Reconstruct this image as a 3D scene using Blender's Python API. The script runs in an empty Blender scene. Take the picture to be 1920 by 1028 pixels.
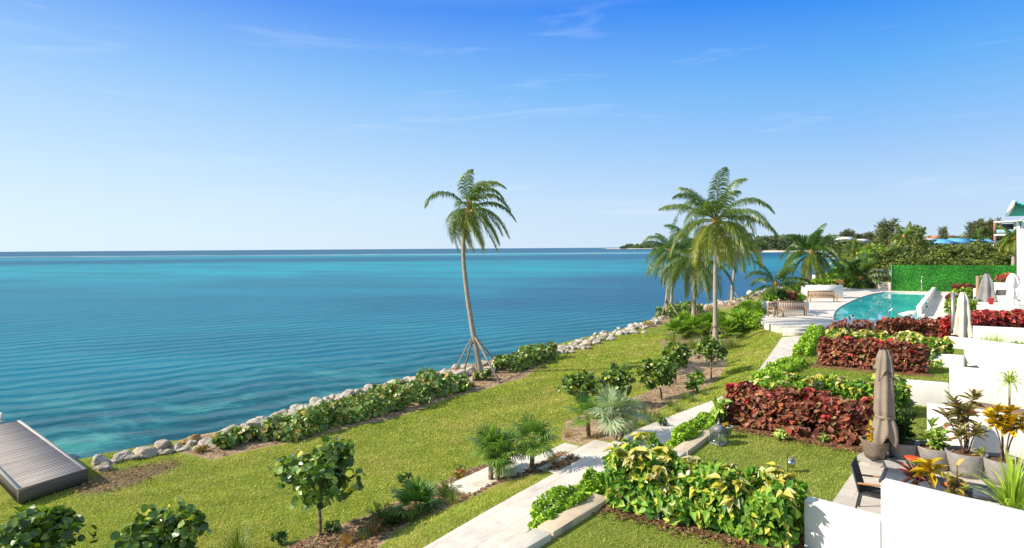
import bpy, bmesh, math, random
import numpy as np
from mathutils import Vector, Matrix, noise as mnoise
from mathutils.geometry import tessellate_polygon
R = math.radians
rng = np.random.default_rng(7)
random.seed(7)
SC = bpy.context.scene
COL = SC.collection

# ------------------------------------------------------------ camera, sky, sun, exposure
F, CX, HY, CAMZ, ROLL = 1150.0, 960.0, 465.5, 5.9, R(0.39)
cr = np.array([math.cos(ROLL), 0, -math.sin(ROLL)])
cu = np.array([math.sin(ROLL), 0, math.cos(ROLL)])
cf = np.array([0.0, 1.0, 0.0])
cam = bpy.data.cameras.new('camera')
cam.sensor_width = 36.0
cam.lens = F / 1920 * 36
cam.shift_y = (HY - 514) / 1920
cam.clip_start = 0.1
cam.clip_end = 60000
co = bpy.data.objects.new('camera', cam)
COL.objects.link(co)
co.matrix_world = Matrix(((cr[0], cu[0], -cf[0], 0), (cr[1], cu[1], -cf[1], 0), (cr[2], cu[2], -cf[2], CAMZ), (0, 0, 0, 1)))
SC.camera = co

SUN_EL, SUN_AZ = R(36), math.atan2(-0.97, -0.14)      # azimuth from +Y towards +X
to_sun = Vector((math.sin(SUN_AZ) * math.cos(SUN_EL), math.cos(SUN_AZ) * math.cos(SUN_EL), math.sin(SUN_EL)))
sl = bpy.data.lights.new('sun', 'SUN')
sl.energy = 5.0
sl.angle = R(0.5)
sl.color = (1.0, 0.905, 0.76)
so = bpy.data.objects.new('sun', sl)
COL.objects.link(so)
so.rotation_euler = (-to_sun).to_track_quat('-Z', 'Y').to_euler()

W = bpy.data.worlds.new('World')
SC.world = W
W.use_nodes = True
nt = W.node_tree
nt.nodes.clear()
sky = nt.nodes.new('ShaderNodeTexSky')
sky.sky_type = 'NISHITA'
sky.sun_disc = False
sky.sun_elevation = SUN_EL
sky.sun_rotation = SUN_AZ
sky.altitude = 0
sky.air_density = 1.0
sky.dust_density = 0.55
sky.ozone_density = 1.0
# clear tropical air: the visible sky deepens with height and pales towards the sun's side
tc = nt.nodes.new('ShaderNodeTexCoord')
sx = nt.nodes.new('ShaderNodeSeparateXYZ')
nt.links.new(tc.outputs['Generated'], sx.inputs[0])
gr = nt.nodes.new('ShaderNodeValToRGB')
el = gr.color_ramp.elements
stops = [(0.0, (5.0, 6.3, 7.8)), (0.07, (4.3, 5.9, 7.9)), (0.16, (2.5, 4.75, 8.0)), (0.25, (1.15, 3.75, 7.9)), (0.36, (0.16, 2.05, 7.7)), (0.5, (2.6, 3.9, 6.0)), (1.0, (4.2, 4.8, 5.5))]  # last stops: unseen upper sky made pale and bright as added fill light
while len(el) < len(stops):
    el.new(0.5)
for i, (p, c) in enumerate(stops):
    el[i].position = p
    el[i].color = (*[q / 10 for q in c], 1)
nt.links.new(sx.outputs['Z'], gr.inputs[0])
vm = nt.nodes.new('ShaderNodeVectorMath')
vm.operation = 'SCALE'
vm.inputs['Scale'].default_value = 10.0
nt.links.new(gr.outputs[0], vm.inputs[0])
sd = nt.nodes.new('ShaderNodeVectorMath')
sd.operation = 'DOT_PRODUCT'
nt.links.new(tc.outputs['Generated'], sd.inputs[0])
sd.inputs[1].default_value = (math.sin(SUN_AZ), math.cos(SUN_AZ), 0)
mr = nt.nodes.new('ShaderNodeMapRange')
nt.links.new(sd.outputs['Value'], mr.inputs[0])
mr.inputs[1].default_value = -0.6; mr.inputs[2].default_value = 0.9
mr.inputs[3].default_value = 0.0; mr.inputs[4].default_value = 0.85
ml = nt.nodes.new('ShaderNodeMapRange')
nt.links.new(sx.outputs['Z'], ml.inputs[0])
ml.inputs[1].default_value = 0.02; ml.inputs[2].default_value = 0.42
ml.inputs[3].default_value = 1.0; ml.inputs[4].default_value = 0.08
mm = nt.nodes.new('ShaderNodeMath')
mm.operation = 'MULTIPLY'
nt.links.new(mr.outputs[0], mm.inputs[0]); nt.links.new(ml.outputs[0], mm.inputs[1])
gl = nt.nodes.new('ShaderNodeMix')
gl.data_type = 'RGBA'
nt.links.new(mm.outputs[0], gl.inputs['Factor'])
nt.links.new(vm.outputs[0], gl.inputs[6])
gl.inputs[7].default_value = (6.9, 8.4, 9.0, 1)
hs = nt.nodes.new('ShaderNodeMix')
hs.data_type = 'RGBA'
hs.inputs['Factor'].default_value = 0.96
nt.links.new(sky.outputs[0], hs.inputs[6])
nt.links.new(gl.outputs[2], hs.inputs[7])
# thin cirrus in world directions
mp = nt.nodes.new('ShaderNodeMapping')
mp.inputs['Scale'].default_value = (1.6, 1.6, 13.0)
mp.inputs['Rotation'].default_value = (0, R(6), R(15))
nt.links.new(tc.outputs['Generated'], mp.inputs[0])
n1 = nt.nodes.new('ShaderNodeTexNoise')
n1.inputs['Scale'].default_value = 2.1
n1.inputs['Detail'].default_value = 7
n1.inputs['Roughness'].default_value = 0.62
n1.inputs['Distortion'].default_value = 0.6
nt.links.new(mp.outputs[0], n1.inputs['Vector'])
rp = nt.nodes.new('ShaderNodeValToRGB')
rp.color_ramp.elements[0].position = 0.56
rp.color_ramp.elements[0].color = (0, 0, 0, 1)
rp.color_ramp.elements[1].position = 0.9
rp.color_ramp.elements[1].color = (0.28, 0.28, 0.28, 1)
nt.links.new(n1.outputs[0], rp.inputs[0])
mx = nt.nodes.new('ShaderNodeMix')
mx.data_type = 'RGBA'
nt.links.new(rp.outputs[0], mx.inputs['Factor'])
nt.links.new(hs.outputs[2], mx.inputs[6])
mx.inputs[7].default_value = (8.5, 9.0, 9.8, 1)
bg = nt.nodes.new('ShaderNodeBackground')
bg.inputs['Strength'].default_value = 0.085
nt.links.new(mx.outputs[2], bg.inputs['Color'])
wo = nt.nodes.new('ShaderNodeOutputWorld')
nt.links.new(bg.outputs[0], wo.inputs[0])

SC.view_settings.view_transform = 'Standard'
SC.view_settings.look = 'None'
SC.view_settings.exposure = 0.52
SC.view_settings.gamma = 1.0
SC.render.engine = 'CYCLES'
try:
    SC.cycles.max_bounces = 6
    SC.cycles.transparent_max_bounces = 8
except Exception:
    pass

# ------------------------------------------------------------ pixel of the photograph -> point of the place
def ray(px, py):
    return cf + (px - CX) / F * cr + (HY - py) / F * cu

def at(px, py, z):
    d = ray(px, py)
    t = (z - CAMZ) / d[2]
    return np.array([d[0] * t, d[1] * t, z])

def atd(px, py, Y):
    d = ray(px, py)
    return np.array([d[0] * Y, Y, CAMZ + d[2] * Y])

# ------------------------------------------------------------ mesh building
class Geo:
    def __init__(s):
        s.v, s.n, s.loops, s.tot, s.tint, s.mi = [], 0, [], [], [], []
    def many(s, V, faces, tint=None, mi=0):
        V = np.asarray(V, dtype=np.float64)
        m, k, _ = V.shape
        off = s.n + np.arange(m) * k
        for f in faces:
            s.loops.append((off[:, None] + np.array(f)[None, :]).ravel())
            s.tot.append(np.full(m, len(f)))
            s.mi.append(np.full(m, mi))
        s.v.append(V.reshape(-1, 3))
        if tint is None:
            tint = np.zeros(m)
        s.tint.append(np.repeat(tint, k))
        s.n += m * k
        return s
    def one(s, V, faces, tint=0.0, mi=0):
        return s.many(np.asarray(V, dtype=np.float64)[None], faces, np.array([tint]), mi)
    def box(s, c, size, ax=None, mi=0):
        ax = np.eye(3) if ax is None else np.asarray(ax)
        h = np.array(size) / 2
        V = [np.array(c) + ax.T @ (h * np.array(q)) for q in
             [(-1, -1, -1), (1, -1, -1), (1, 1, -1), (-1, 1, -1), (-1, -1, 1), (1, -1, 1), (1, 1, 1), (-1, 1, 1)]]
        return s.one(V, [(0, 3, 2, 1), (4, 5, 6, 7), (0, 1, 5, 4), (1, 2, 6, 5), (2, 3, 7, 6), (3, 0, 4, 7)], mi=mi)
    def bar(s, a, b, w, h, up=(0, 0, 1)):
        a, b = np.array(a, float), np.array(b, float)
        x = b - a
        L = np.linalg.norm(x)
        x /= L
        y = np.cross(np.array(up, float), x)
        y /= np.linalg.norm(y) + 1e-9
        z = np.cross(x, y)
        return s.box((a + b) / 2, (L, w, h), np.array([x, y, z]))
    def tube(s, pts, rad, n=8, tint=0.0, mi=0, caps=True):
        P = np.asarray(pts, float)
        m = len(P)
        rad = np.full(m, rad) if np.isscalar(rad) else np.asarray(rad, float)
        T = np.gradient(P, axis=0)
        T /= np.linalg.norm(T, axis=1)[:, None] + 1e-12
        ref = np.array([0.0, 0, 1]) if abs(T[0][2]) < 0.9 else np.array([1.0, 0, 0])
        V = []
        u = np.cross(T[0], ref)
        for i in range(m):
            u = u - T[i] * np.dot(u, T[i])
            u /= np.linalg.norm(u) + 1e-12
            w = np.cross(T[i], u)
            a = np.arange(n) / n * 2 * np.pi
            V.append(P[i] + rad[i] * (np.cos(a)[:, None] * u + np.sin(a)[:, None] * w))
        fs = [(i * n + j, i * n + (j + 1) % n, (i + 1) * n + (j + 1) % n, (i + 1) * n + j) for i in range(m - 1) for j in range(n)]
        if caps:
            fs += [tuple(range(n - 1, -1, -1)), tuple((m - 1) * n + j for j in range(n))]
        return s.one(np.concatenate(V), fs, tint, mi)
    def lathe(s, prof, n=24, c=(0, 0, 0), mod=None):
        V = []
        for (r, z) in prof:
            a = np.arange(n) / n * 2 * np.pi
            rr = np.full(n, r) if mod is None else mod(r, z, a)
            V.append(np.stack([c[0] + rr * np.cos(a), c[1] + rr * np.sin(a), np.full(n, c[2] + z)], 1))
        m = len(prof)
        fs = [(i * n + j, i * n + (j + 1) % n, (i + 1) * n + (j + 1) % n, (i + 1) * n + j) for i in range(m - 1) for j in range(n)]
        fs += [tuple(range(n - 1, -1, -1)), tuple((m - 1) * n + j for j in range(n))]
        return s.one(np.concatenate(V), fs)
    def prism(s, poly, z0, z1, holes=(), bottom=False):
        loops = [[Vector((p[0], p[1], 0)) for p in L] for L in ([poly] + list(holes))]
        tris = tessellate_polygon(loops)
        flat = [p for L in loops for p in L]
        V = [(p.x, p.y, z1) for p in flat]
        fs = []
        for t in tris:
            a, b, c = (flat[i] for i in t)
            ccw = (b.x - a.x) * (c.y - a.y) - (b.y - a.y) * (c.x - a.x) > 0
            fs.append(tuple(t) if ccw else tuple(reversed(t)))
        s.one(V, fs)
        for L in loops:
            k = len(L)
            V = [(p.x, p.y, z0) for p in L] + [(p.x, p.y, z1) for p in L]
            s.one(V, [(i, (i + 1) % k, k + (i + 1) % k, k + i) for i in range(k)])
        return s
    def mesh(s, name, mats, smooth=False):
        me = bpy.data.meshes.new(name)
        V = np.concatenate(s.v)
        L = np.concatenate(s.loops)
        T = np.concatenate(s.tot)
        me.vertices.add(len(V))
        me.vertices.foreach_set('co', V.astype(np.float32).ravel())
        me.loops.add(len(L))
        me.loops.foreach_set('vertex_index', L.astype(np.int32))
        me.polygons.add(len(T))
        me.polygons.foreach_set('loop_start', np.concatenate([[0], np.cumsum(T)[:-1]]).astype(np.int32))
        me.polygons.foreach_set('loop_total', T.astype(np.int32))
        me.polygons.foreach_set('material_index', np.concatenate(s.mi).astype(np.int32))
        if smooth:
            me.polygons.foreach_set('use_smooth', np.ones(len(T), dtype=bool))
        a = me.attributes.new('tint', 'FLOAT', 'POINT')
        a.data.foreach_set('value', np.concatenate(s.tint).astype(np.float32))
        me.update(calc_edges=True)
        for m in (mats if isinstance(mats, (list, tuple)) else [mats]):
            me.materials.append(m)
        return me
    def obj(s, name, mats, parent=None, loc=None, smooth=False, bevel=0, recalc=False):
        me = s.mesh(name, mats, smooth)
        if recalc or bevel:
            b = bmesh.new()
            b.from_mesh(me)
            if bevel:
                bmesh.ops.remove_doubles(b, verts=b.verts, dist=1e-5)
            bmesh.ops.recalc_face_normals(b, faces=b.faces)
            b.to_mesh(me)
            b.free()
        o = bpy.data.objects.new(name, me)
        COL.objects.link(o)
        if parent is not None:
            o.parent = parent
        if loc is not None:
            o.location = loc
        if bevel:
            m = o.modifiers.new('edge', 'BEVEL')
            m.width = bevel
            m.segments = 2
            m.limit_method = 'ANGLE'
        return o

def tag(o, label, cat, group=None, kind=None):
    if label: o['label'] = label
    if cat: o['category'] = cat
    if group: o['group'] = group
    if kind: o['kind'] = kind
    return o

def thing(name, label, cat, loc, rz=0.0, group=None):
    o = bpy.data.objects.new(name, None)
    COL.objects.link(o)
    o.empty_display_size = 0.2
    o.location = tuple(loc)
    o.rotation_euler = (0, 0, rz)
    return tag(o, label, cat, group)

def dup(root, loc, rz=0.0, sc=1.0, label=None, group=None):
    r = root.copy()
    COL.objects.link(r)
    r.location = tuple(loc)
    r.rotation_euler = (0, 0, rz)
    r.scale = (sc, sc, sc) if np.isscalar(sc) else sc
    if label: r['label'] = label
    if group: r['group'] = group
    for ch in list(root.children):
        c = ch.copy()
        COL.objects.link(c)
        c.parent = r
        for g in ch.children:
            d = g.copy()
            COL.objects.link(d)
            d.parent = c
    return r

def struct(o):
    o['kind'] = 'structure'
    return o

def nrm(a):
    return a / (np.linalg.norm(a, axis=-1, keepdims=True) + 1e-12)

def pl(pts, k=8):
    """smooth a short polyline (Catmull-Rom)"""
    P = np.asarray(pts, float)
    Q = np.concatenate([[2 * P[0] - P[1]], P, [2 * P[-1] - P[-2]]])
    out = []
    for i in range(1, len(Q) - 2):
        for t in np.arange(k) / k:
            a, b, c, d = Q[i - 1], Q[i], Q[i + 1], Q[i + 2]
            out.append(0.5 * (2 * b + (c - a) * t + (2 * a - 5 * b + 4 * c - d) * t * t + (3 * b - a - 3 * c + d) * t ** 3))
    out.append(P[-1])
    return np.array(out)

# ------------------------------------------------------------ materials
class NB:
    def __init__(s, name):
        s.m = bpy.data.materials.new(name)
        s.m.use_nodes = True
        s.t = s.m.node_tree
        s.t.nodes.clear()
        s.out = s.t.nodes.new('ShaderNodeOutputMaterial')
    def n(s, typ, ins=None, **kw):
        nd = s.t.nodes.new('ShaderNode' + typ)
        for k, v in kw.items():
            setattr(nd, k, v)
        for k, v in (ins or {}).items():
            s.set(nd.inputs[k], v)
        return nd
    def set(s, sock, v):
        if isinstance(v, bpy.types.NodeSocket):
            s.t.links.new(v, sock)
        elif isinstance(v, bpy.types.Node):
            s.t.links.new(v.outputs[0], sock)
        else:
            if isinstance(v, (tuple, list)) and len(v) == 3 and sock.type == 'RGBA':
                v = (*v, 1)
            if sock.type == 'RGBA' and np.isscalar(v):
                v = (v, v, v, 1)
            sock.default_value = v
    def co(s, scale=(1, 1, 1), rot=(0, 0, 0), kind='Object'):
        c = s.n('TexCoord')
        return s.n('Mapping', {0: c.outputs[kind], 'Scale': scale, 'Rotation': rot})
    def pos(s, scale=(1, 1, 1), rot=(0, 0, 0)):
        g = s.n('NewGeometry')
        r = s.n('Mapping', {0: g.outputs['Position'], 'Rotation': rot})
        return s.n('Mapping', {0: r.outputs[0], 'Scale': scale})
    def noise(s, vec, scale, detail=4, rough=0.55, dist=0.0):
        return s.n('TexNoise', {'Vector': vec, 'Scale': scale, 'Detail': detail, 'Roughness': rough, 'Distortion': dist})
    def ramp(s, fac, stops, interp='LINEAR'):
        r = s.n('ValToRGB')
        r.color_ramp.interpolation = interp
        e = r.color_ramp.elements
        while len(e) < len(stops):
            e.new(0.5)
        for i, (p, c) in enumerate(stops):
            e[i].position = p
            e[i].color = (c, c, c, 1) if np.isscalar(c) else (*c, 1)
        s.set(r.inputs[0], fac)
        return r
    def mix(s, fac, a, b, mode='MIX'):
        m = s.n('Mix', data_type='RGBA', blend_type=mode)
        s.set(m.inputs['Factor'], fac)
        s.set(m.inputs[6], a)
        s.set(m.inputs[7], b)
        return m.outputs[2]
    def math(s, op, a, b=0.0, c=0.0):
        m = s.n('Math', operation=op)
        s.set(m.inputs[0], a); s.set(m.inputs[1], b); s.set(m.inputs[2], c)
        return m.outputs[0]
    def maprange(s, v, a, b, c=0.0, d=1.0, smooth=False):
        m = s.n('MapRange', {0: v, 1: a, 2: b, 3: c, 4: d})
        if smooth: m.interpolation_type = 'SMOOTHSTEP'
        return m.outputs[0]
    def bump(s, h, strength=0.3, dist=0.02, normal=None):
        b = s.n('Bump', {'Height': h, 'Strength': strength, 'Distance': dist})
        if normal is not None: s.set(b.inputs['Normal'], normal)
        return b.outputs[0]
    def bsdf(s, col, rough=0.6, spec=0.4, normal=None, metal=0.0, **kw):
        p = s.n('BsdfPrincipled', {'Base Color': col, 'Roughness': rough, 'Specular IOR Level': spec, 'Metallic': metal})
        if normal is not None: s.set(p.inputs['Normal'], normal)
        for k, v in kw.items(): s.set(p.inputs[k], v)
        return p
    def done(s, sh):
        s.set(s.out.inputs[0], sh)
        return s.m

def leaf_mat(name, stops, trans=0.30, rough=0.42, clump=1.3, spec=0.35, var=(0.65, 1.25), tcol=(1.25, 1.3, 0.5), gain=1.75):
    b = NB(name)
    g = b.n('NewGeometry')
    c = b.ramp(g.outputs['Random Per Island'], [(p, tuple(min(q * gain, .85) for q in cc)) for p, cc in stops])
    nz = b.noise(b.pos(), clump, 2)
    v = b.maprange(nz.outputs[0], 0.3, 0.7, var[0], var[1])
    h = b.n('HueSaturation', {'Color': c.outputs[0], 'Value': v})
    p = b.bsdf(h.outputs[0], rough + 0.08, spec)
    tcx = b.mix(1.0, h.outputs[0], tcol, 'MULTIPLY')
    t = b.n('BsdfTranslucent', {'Color': tcx})
    m = b.n('MixShader', {0: trans * 0.75, 1: p.outputs[0], 2: t.outputs[0]})
    return b.done(m)

def frond_mat(name, young, old, trans=0.38, clump=0.9, gain=1.85):
    young = tuple(q * gain for q in young); old = tuple(min(q * gain, .8) for q in old)
    b = NB(name)
    a = b.n('Attribute', attribute_name='tint')
    g = b.n('NewGeometry')
    base = b.ramp(a.outputs['Fac'], [(0.0, young), (0.55, tuple(np.array(young) * 0.6 + np.array(old) * 0.4)), (1.0, old)])
    v = b.maprange(g.outputs['Random Per Island'], 0, 1, 0.65, 1.3)
    h = b.n('HueSaturation', {'Color': base.outputs[0], 'Value': v})
    p = b.bsdf(h.outputs[0], 0.38, 0.5)
    t = b.n('BsdfTranslucent', {'Color': b.mix(1.0, h.outputs[0], (1.3, 1.3, 0.5), 'MULTIPLY')})
    return b.done(b.n('MixShader', {0: trans, 1: p.outputs[0], 2: t.outputs[0]}))

def plain(name, col, rough=0.6, spec=0.4, metal=0.0, nscale=6.0, amt=0.12, bump=0.0, bscale=60.0):
    b = NB(name)
    vec = b.co()
    nz = b.noise(vec, nscale, 5)
    v = b.maprange(nz.outputs[0], 0.3, 0.7, 1 - amt, 1 + amt)
    h = b.n('HueSaturation', {'Color': col, 'Value': v})
    nm = b.bump(b.noise(vec, bscale, 3).outputs[0], bump, 0.01) if bump else None
    return b.done(b.bsdf(h.outputs[0], rough, spec, nm, metal))

M = {}
M['seagrape'] = leaf_mat('sea_grape_leaf', [(0, (0.025, 0.055, 0.012)), (0.5, (0.055, 0.105, 0.018)), (0.82, (0.12, 0.18, 0.028)), (0.97, (0.20, 0.25, 0.03)), (1.0, (0.38, 0.34, 0.02))], 0.3, 0.28, 1.6, .5, gain=1.85)
M['seagrape_hedge'] = leaf_mat('sea_grape_hedge_leaf', [(0, (0.05, 0.095, 0.022)), (0.55, (0.10, 0.165, 0.035)), (0.9, (0.19, 0.25, 0.05)), (1.0, (0.34, 0.17, 0.06))], 0.3, 0.30, 1.6, .5, gain=1.9)
M['green_hedge'] = leaf_mat('bright_hedge_leaf', [(0, (0.07, 0.15, 0.012)), (0.6, (0.15, 0.26, 0.016)), (1.0, (0.27, 0.36, 0.03))], 0.35, 0.35, 3.0, gain=1.9)
M['croton_yellow'] = leaf_mat('variegated_leaf', [(0, (0.05, 0.14, 0.015)), (0.45, (0.10, 0.22, 0.02)), (0.78, (0.18, 0.29, 0.03)), (0.90, (0.38, 0.41, 0.05)), (0.97, (0.62, 0.52, 0.07)), (1.0, (0.80, 0.70, 0.36))], 0.3, 0.4, 2.2, var=(0.75, 1.25), gain=1.35)
M['red_hedge'] = leaf_mat('copper_leaf', [(0, (0.075, 0.028, 0.021)), (0.4, (0.145, 0.046, 0.029)), (0.72, (0.22, 0.070, 0.036)), (0.84, (0.26, 0.12, 0.05)), (0.92, (0.11, 0.11, 0.03)), (0.97, (0.26, 0.04, 0.035)), (1.0, (0.40, 0.05, 0.05))], 0.22, 0.40, 1.5, tcol=(1.2, 0.75, 0.5), gain=1.6)
M['red_tip'] = leaf_mat('red_shoot_leaf', [(0, (0.30, 0.02, 0.03)), (0.6, (0.50, 0.05, 0.05)), (1.0, (0.50, 0.13, 0.05))], 0.3, 0.4, 1.0, tcol=(1.3, 0.7, 0.5), gain=1.1)
M['cream_tip'] = leaf_mat('cream_shoot_leaf', [(0, (0.50, 0.47, 0.05)), (0.5, (0.72, 0.64, 0.16)), (0.8, (0.80, 0.76, 0.48)), (1.0, (0.24, 0.34, 0.03))], 0.3, 0.4, 1.0, tcol=(1.1, 1.1, 0.6), gain=1.0)
M['red_bright'] = leaf_mat('red_leaf', [(0, (0.10, 0.018, 0.016)), (0.5, (0.24, 0.028, 0.026)), (0.85, (0.42, 0.05, 0.05)), (0.93, (0.16, 0.12, 0.03)), (1.0, (0.55, 0.05, 0.07))], 0.3, 0.42, 1.0, tcol=(1.3, 0.7, 0.5))
M['dark_leaf'] = leaf_mat('dark_leaf', [(0, (0.02, 0.05, 0.012)), (0.7, (0.045, 0.10, 0.02)), (1.0, (0.12, 0.16, 0.03))], 0.3, 0.38)
M['fan'] = frond_mat('fan_palm_leaf', (0.060, 0.13, 0.022), (0.30, 0.32, 0.06))
M['fan_bright'] = frond_mat('bright_fan_leaf', (0.11, 0.19, 0.022), (0.32, 0.33, 0.05))
M['silver'] = frond_mat('silver_palm_leaf', (0.16, 0.21, 0.11), (0.36, 0.38, 0.24), 0.2)
M['coco'] = frond_mat('coconut_frond', (0.055, 0.105, 0.018), (0.33, 0.29, 0.035))
M['coco_dark'] = frond_mat('coconut_frond_dark', (0.035, 0.085, 0.018), (0.22, 0.22, 0.03))
M['spiky'] = frond_mat('striped_blade', (0.13, 0.24, 0.02), (0.55, 0.52, 0.08))
M['grassy'] = frond_mat('ornamental_grass', (0.07, 0.12, 0.025), (0.28, 0.24, 0.08))
M['dry'] = frond_mat('dry_grass', (0.22, 0.15, 0.06), (0.20, 0.07, 0.04))
M['gold'] = leaf_mat('golden_leaf', [(0, (0.42, 0.30, 0.01)), (0.7, (0.66, 0.45, 0.012)), (1.0, (0.36, 0.36, 0.03))], 0.3, 0.4, tcol=(1.2, 1.0, 0.4), gain=1.1)
M['copper'] = leaf_mat('copper_green_leaf', [(0, (0.16, 0.13, 0.03)), (0.5, (0.34, 0.22, 0.06)), (0.8, (0.13, 0.17, 0.03)), (1.0, (0.42, 0.14, 0.07))], 0.3, 0.4)
M['cordy'] = leaf_mat('cordyline_leaf', [(0, (0.11, 0.06, 0.045)), (0.35, (0.15, 0.14, 0.045)), (0.8, (0.27, 0.24, 0.07)), (1.0, (0.34, 0.08, 0.08))], 0.3, 0.38)
M['pale_leaf'] = leaf_mat('pale_variegated_leaf', [(0, (0.10, 0.20, 0.03)), (0.5, (0.22, 0.32, 0.06)), (1.0, (0.48, 0.50, 0.18))], 0.3, 0.36)
M['mangrove'] = leaf_mat('mangrove_leaf', [(0, (0.035, 0.060, 0.014)), (0.6, (0.075, 0.105, 0.020)), (1.0, (0.15, 0.165, 0.035))], 0.25, 0.5, 0.35, var=(0.5, 1.35), gain=1.5)
M['olive'] = leaf_mat('olive_bush_leaf', [(0, (0.06, 0.085, 0.016)), (0.6, (0.11, 0.14, 0.022)), (1.0, (0.19, 0.20, 0.04))], 0.25, 0.5, 0.35, var=(0.65, 1.25))
M['casuarina'] = leaf_mat('casuarina_needles', [(0, (0.07, 0.09, 0.04)), (1.0, (0.16, 0.17, 0.07))], 0.3, 0.6, 0.3)
M['far_wood'] = leaf_mat('far_wood_leaf', [(0, (0.055, 0.085, 0.04)), (1.0, (0.12, 0.145, 0.065))], 0.15, 0.7, 0.03)

def bark(name, c0, c1, ring=7.0):
    b = NB(name)
    vec = b.co()
    nz = b.noise(vec, 5, 4)
    w = b.n('TexWave', {'Vector': b.co((1, 1, 1)), 'Scale': ring, 'Distortion': 2.0, 'Detail': 2}, bands_direction='Z')
    f = b.math('ADD', b.math('MULTIPLY', w.outputs[1], 0.45), b.math('MULTIPLY', nz.outputs[0], 0.6))
    c = b.ramp(f, [(0.2, c0), (0.8, c1)])
    return b.done(b.bsdf(c.outputs[0], 0.85, 0.2, b.bump(f, 0.6, 0.02)))
M['palm_bark'] = bark('palm_bark', (0.22, 0.175, 0.14), (0.50, 0.43, 0.35))
M['bark'] = bark('tree_bark', (0.12, 0.085, 0.055), (0.30, 0.22, 0.15), 2.0)
M['twig'] = bark('twig_bark', (0.10, 0.06, 0.04), (0.24, 0.15, 0.09), 2.0)
M['timber_stake'] = plain('stake_timber', (0.27, 0.22, 0.17), 0.85, 0.2, amt=0.25)
# ------------------------------------------------------------ the lie of the land
SEA_Z = -0.8
def A2(lst, z):
    return np.array([at(px, py, z)[:2] for px, py in lst])
shore_near = A2([(-500, 1010), (-150, 928), (0, 897), (165, 870), (300, 845), (400, 826), (500, 792), (640, 748), (760, 720), (850, 700),
                 (940, 682), (1035, 655), (1150, 625), (1240, 596), (1330, 573), (1400, 560), (1440, 548), (1490, 533), (1530, 524), (1570, 512)], -0.55)
shore_far = np.array([(59, 108), (66, 125), (79, 150), (106, 200), (182, 335), (235, 420)])
shore = np.concatenate([shore_near, shore_far])
land_poly = np.concatenate([shore, [(900, 420), (900, -60), (-60, -60)]])
path_left = [(560, 1160), (800, 1028), (925, 955), (1050, 885), (1120, 846), (1190, 810), (1265, 780), (1345, 750), (1408, 715), (1440, 672), (1466, 634)]
path_right = [(800, 1160), (955, 1028), (1000, 992), (1100, 915), (1190, 862), (1260, 828), (1335, 785), (1425, 730), (1470, 690), (1500, 655), (1514, 630)]
PL, PR = A2(path_left, 0.6), A2(path_right, 0.6)
deck_left = A2([(1464, 625), (1425, 612), (1420, 596), (1434, 574), (1450, 560), (1480, 547), (1520, 540), (1570, 534), (1600, 527)], 0.6)
up_poly = np.concatenate([PL, deck_left, [(80, 110), (900, 300), (900, -60), (-30, -60)]])

def sdist(X, Y, poly):
    """signed distance to a closed polygon, inside positive"""
    best = np.full(X.shape, 1e18)
    ins = np.zeros(X.shape, bool)
    k = len(poly)
    for i in range(k):
        ax, ay = poly[i]
        bx, by = poly[(i + 1) % k]
        dx, dy = bx - ax, by - ay
        t = np.clip(((X - ax) * dx + (Y - ay) * dy) / (dx * dx + dy * dy + 1e-12), 0, 1)
        d = (X - ax - t * dx) ** 2 + (Y - ay - t * dy) ** 2
        best = np.minimum(best, d)
        c = ((ay > Y) != (by > Y)) & (X < (bx - ax) * (Y - ay) / (by - ay + 1e-18) + ax)
        ins ^= c
    return np.where(ins, 1, -1) * np.sqrt(best)

def sstep(t):
    t = np.clip(t, 0, 1)
    return t * t * (3 - 2 * t)

def height(X, Y):
    s = sdist(X, Y, land_poly)
    u = sdist(X, Y, up_poly)
    sh = np.interp(s, [-6, -1.6, 0.0, 1.2], [-3.0, -2.0, -0.55, 0.0])
    wob = 0.035 * np.sin(X * 1.3 + Y * 0.4) * np.sin(Y * 0.9 - X * 0.3) * np.clip(s / 3, 0, 1) * np.clip(-u / 2, 0, 1)
    far = np.clip((Y - 90) / 120, 0, 1) * np.clip(s / 10, 0, 1) * 1.0
    return sh + 0.6 * sstep((u + 2.6) / 2.6) * np.clip((s - 0.3) / 1.5, 0, 1) + wob + far

def gz(x, y):
    return float(height(np.array([x]), np.array([y]))[0])

def atg(px, py):
    p = at(px, py, 0.2)
    for _ in range(14):
        z = gz(p[0], p[1])
        p = at(px, py, 0.5 * p[2] + 0.5 * z)
    p[2] = gz(p[0], p[1])
    return p
def G2(lst):
    return np.array([atg(px, py)[:2] for px, py in lst])

# planting beds (bare earth and mulch) as outlines on the ground
bed_mid_near = G2([(470, 1060), (560, 1018), (640, 985), (700, 965), (760, 935), (830, 905), (880, 880), (930, 868), (1000, 858), (1058, 850),
                   (1092, 862), (1078, 872), (1050, 884), (930, 912), (860, 948), (800, 968), (740, 1000), (680, 1060)])
bed_mid_far = G2([(1052, 822), (1062, 792), (1100, 775), (1160, 752), (1200, 742), (1240, 722), (1262, 706), (1275, 690), (1256, 660), (1238, 645), (1250, 625), (1290, 608),
                  (1345, 612), (1358, 624), (1368, 640), (1356, 658), (1362, 685), (1350, 706), (1330, 724), (1262, 756), (1225, 775), (1190, 800), (1150, 826), (1092, 838)])
bed_shore_a = G2([(340, 850), (400, 826), (520, 790), (640, 745), (760, 715), (850, 698), (920, 684), (985, 668), (1030, 655), (1045, 668), (1010, 690), (975, 712),
                  (920, 728), (862, 742), (790, 768), (720, 790), (640, 806), (560, 828), (470, 846), (400, 864)])
bed_shore_b = G2([(1195, 610), (1225, 598), (1265, 588), (1310, 578), (1380, 565), (1420, 556), (1432, 560), (1380, 574), (1310, 590), (1262, 606), (1215, 617)])
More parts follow.
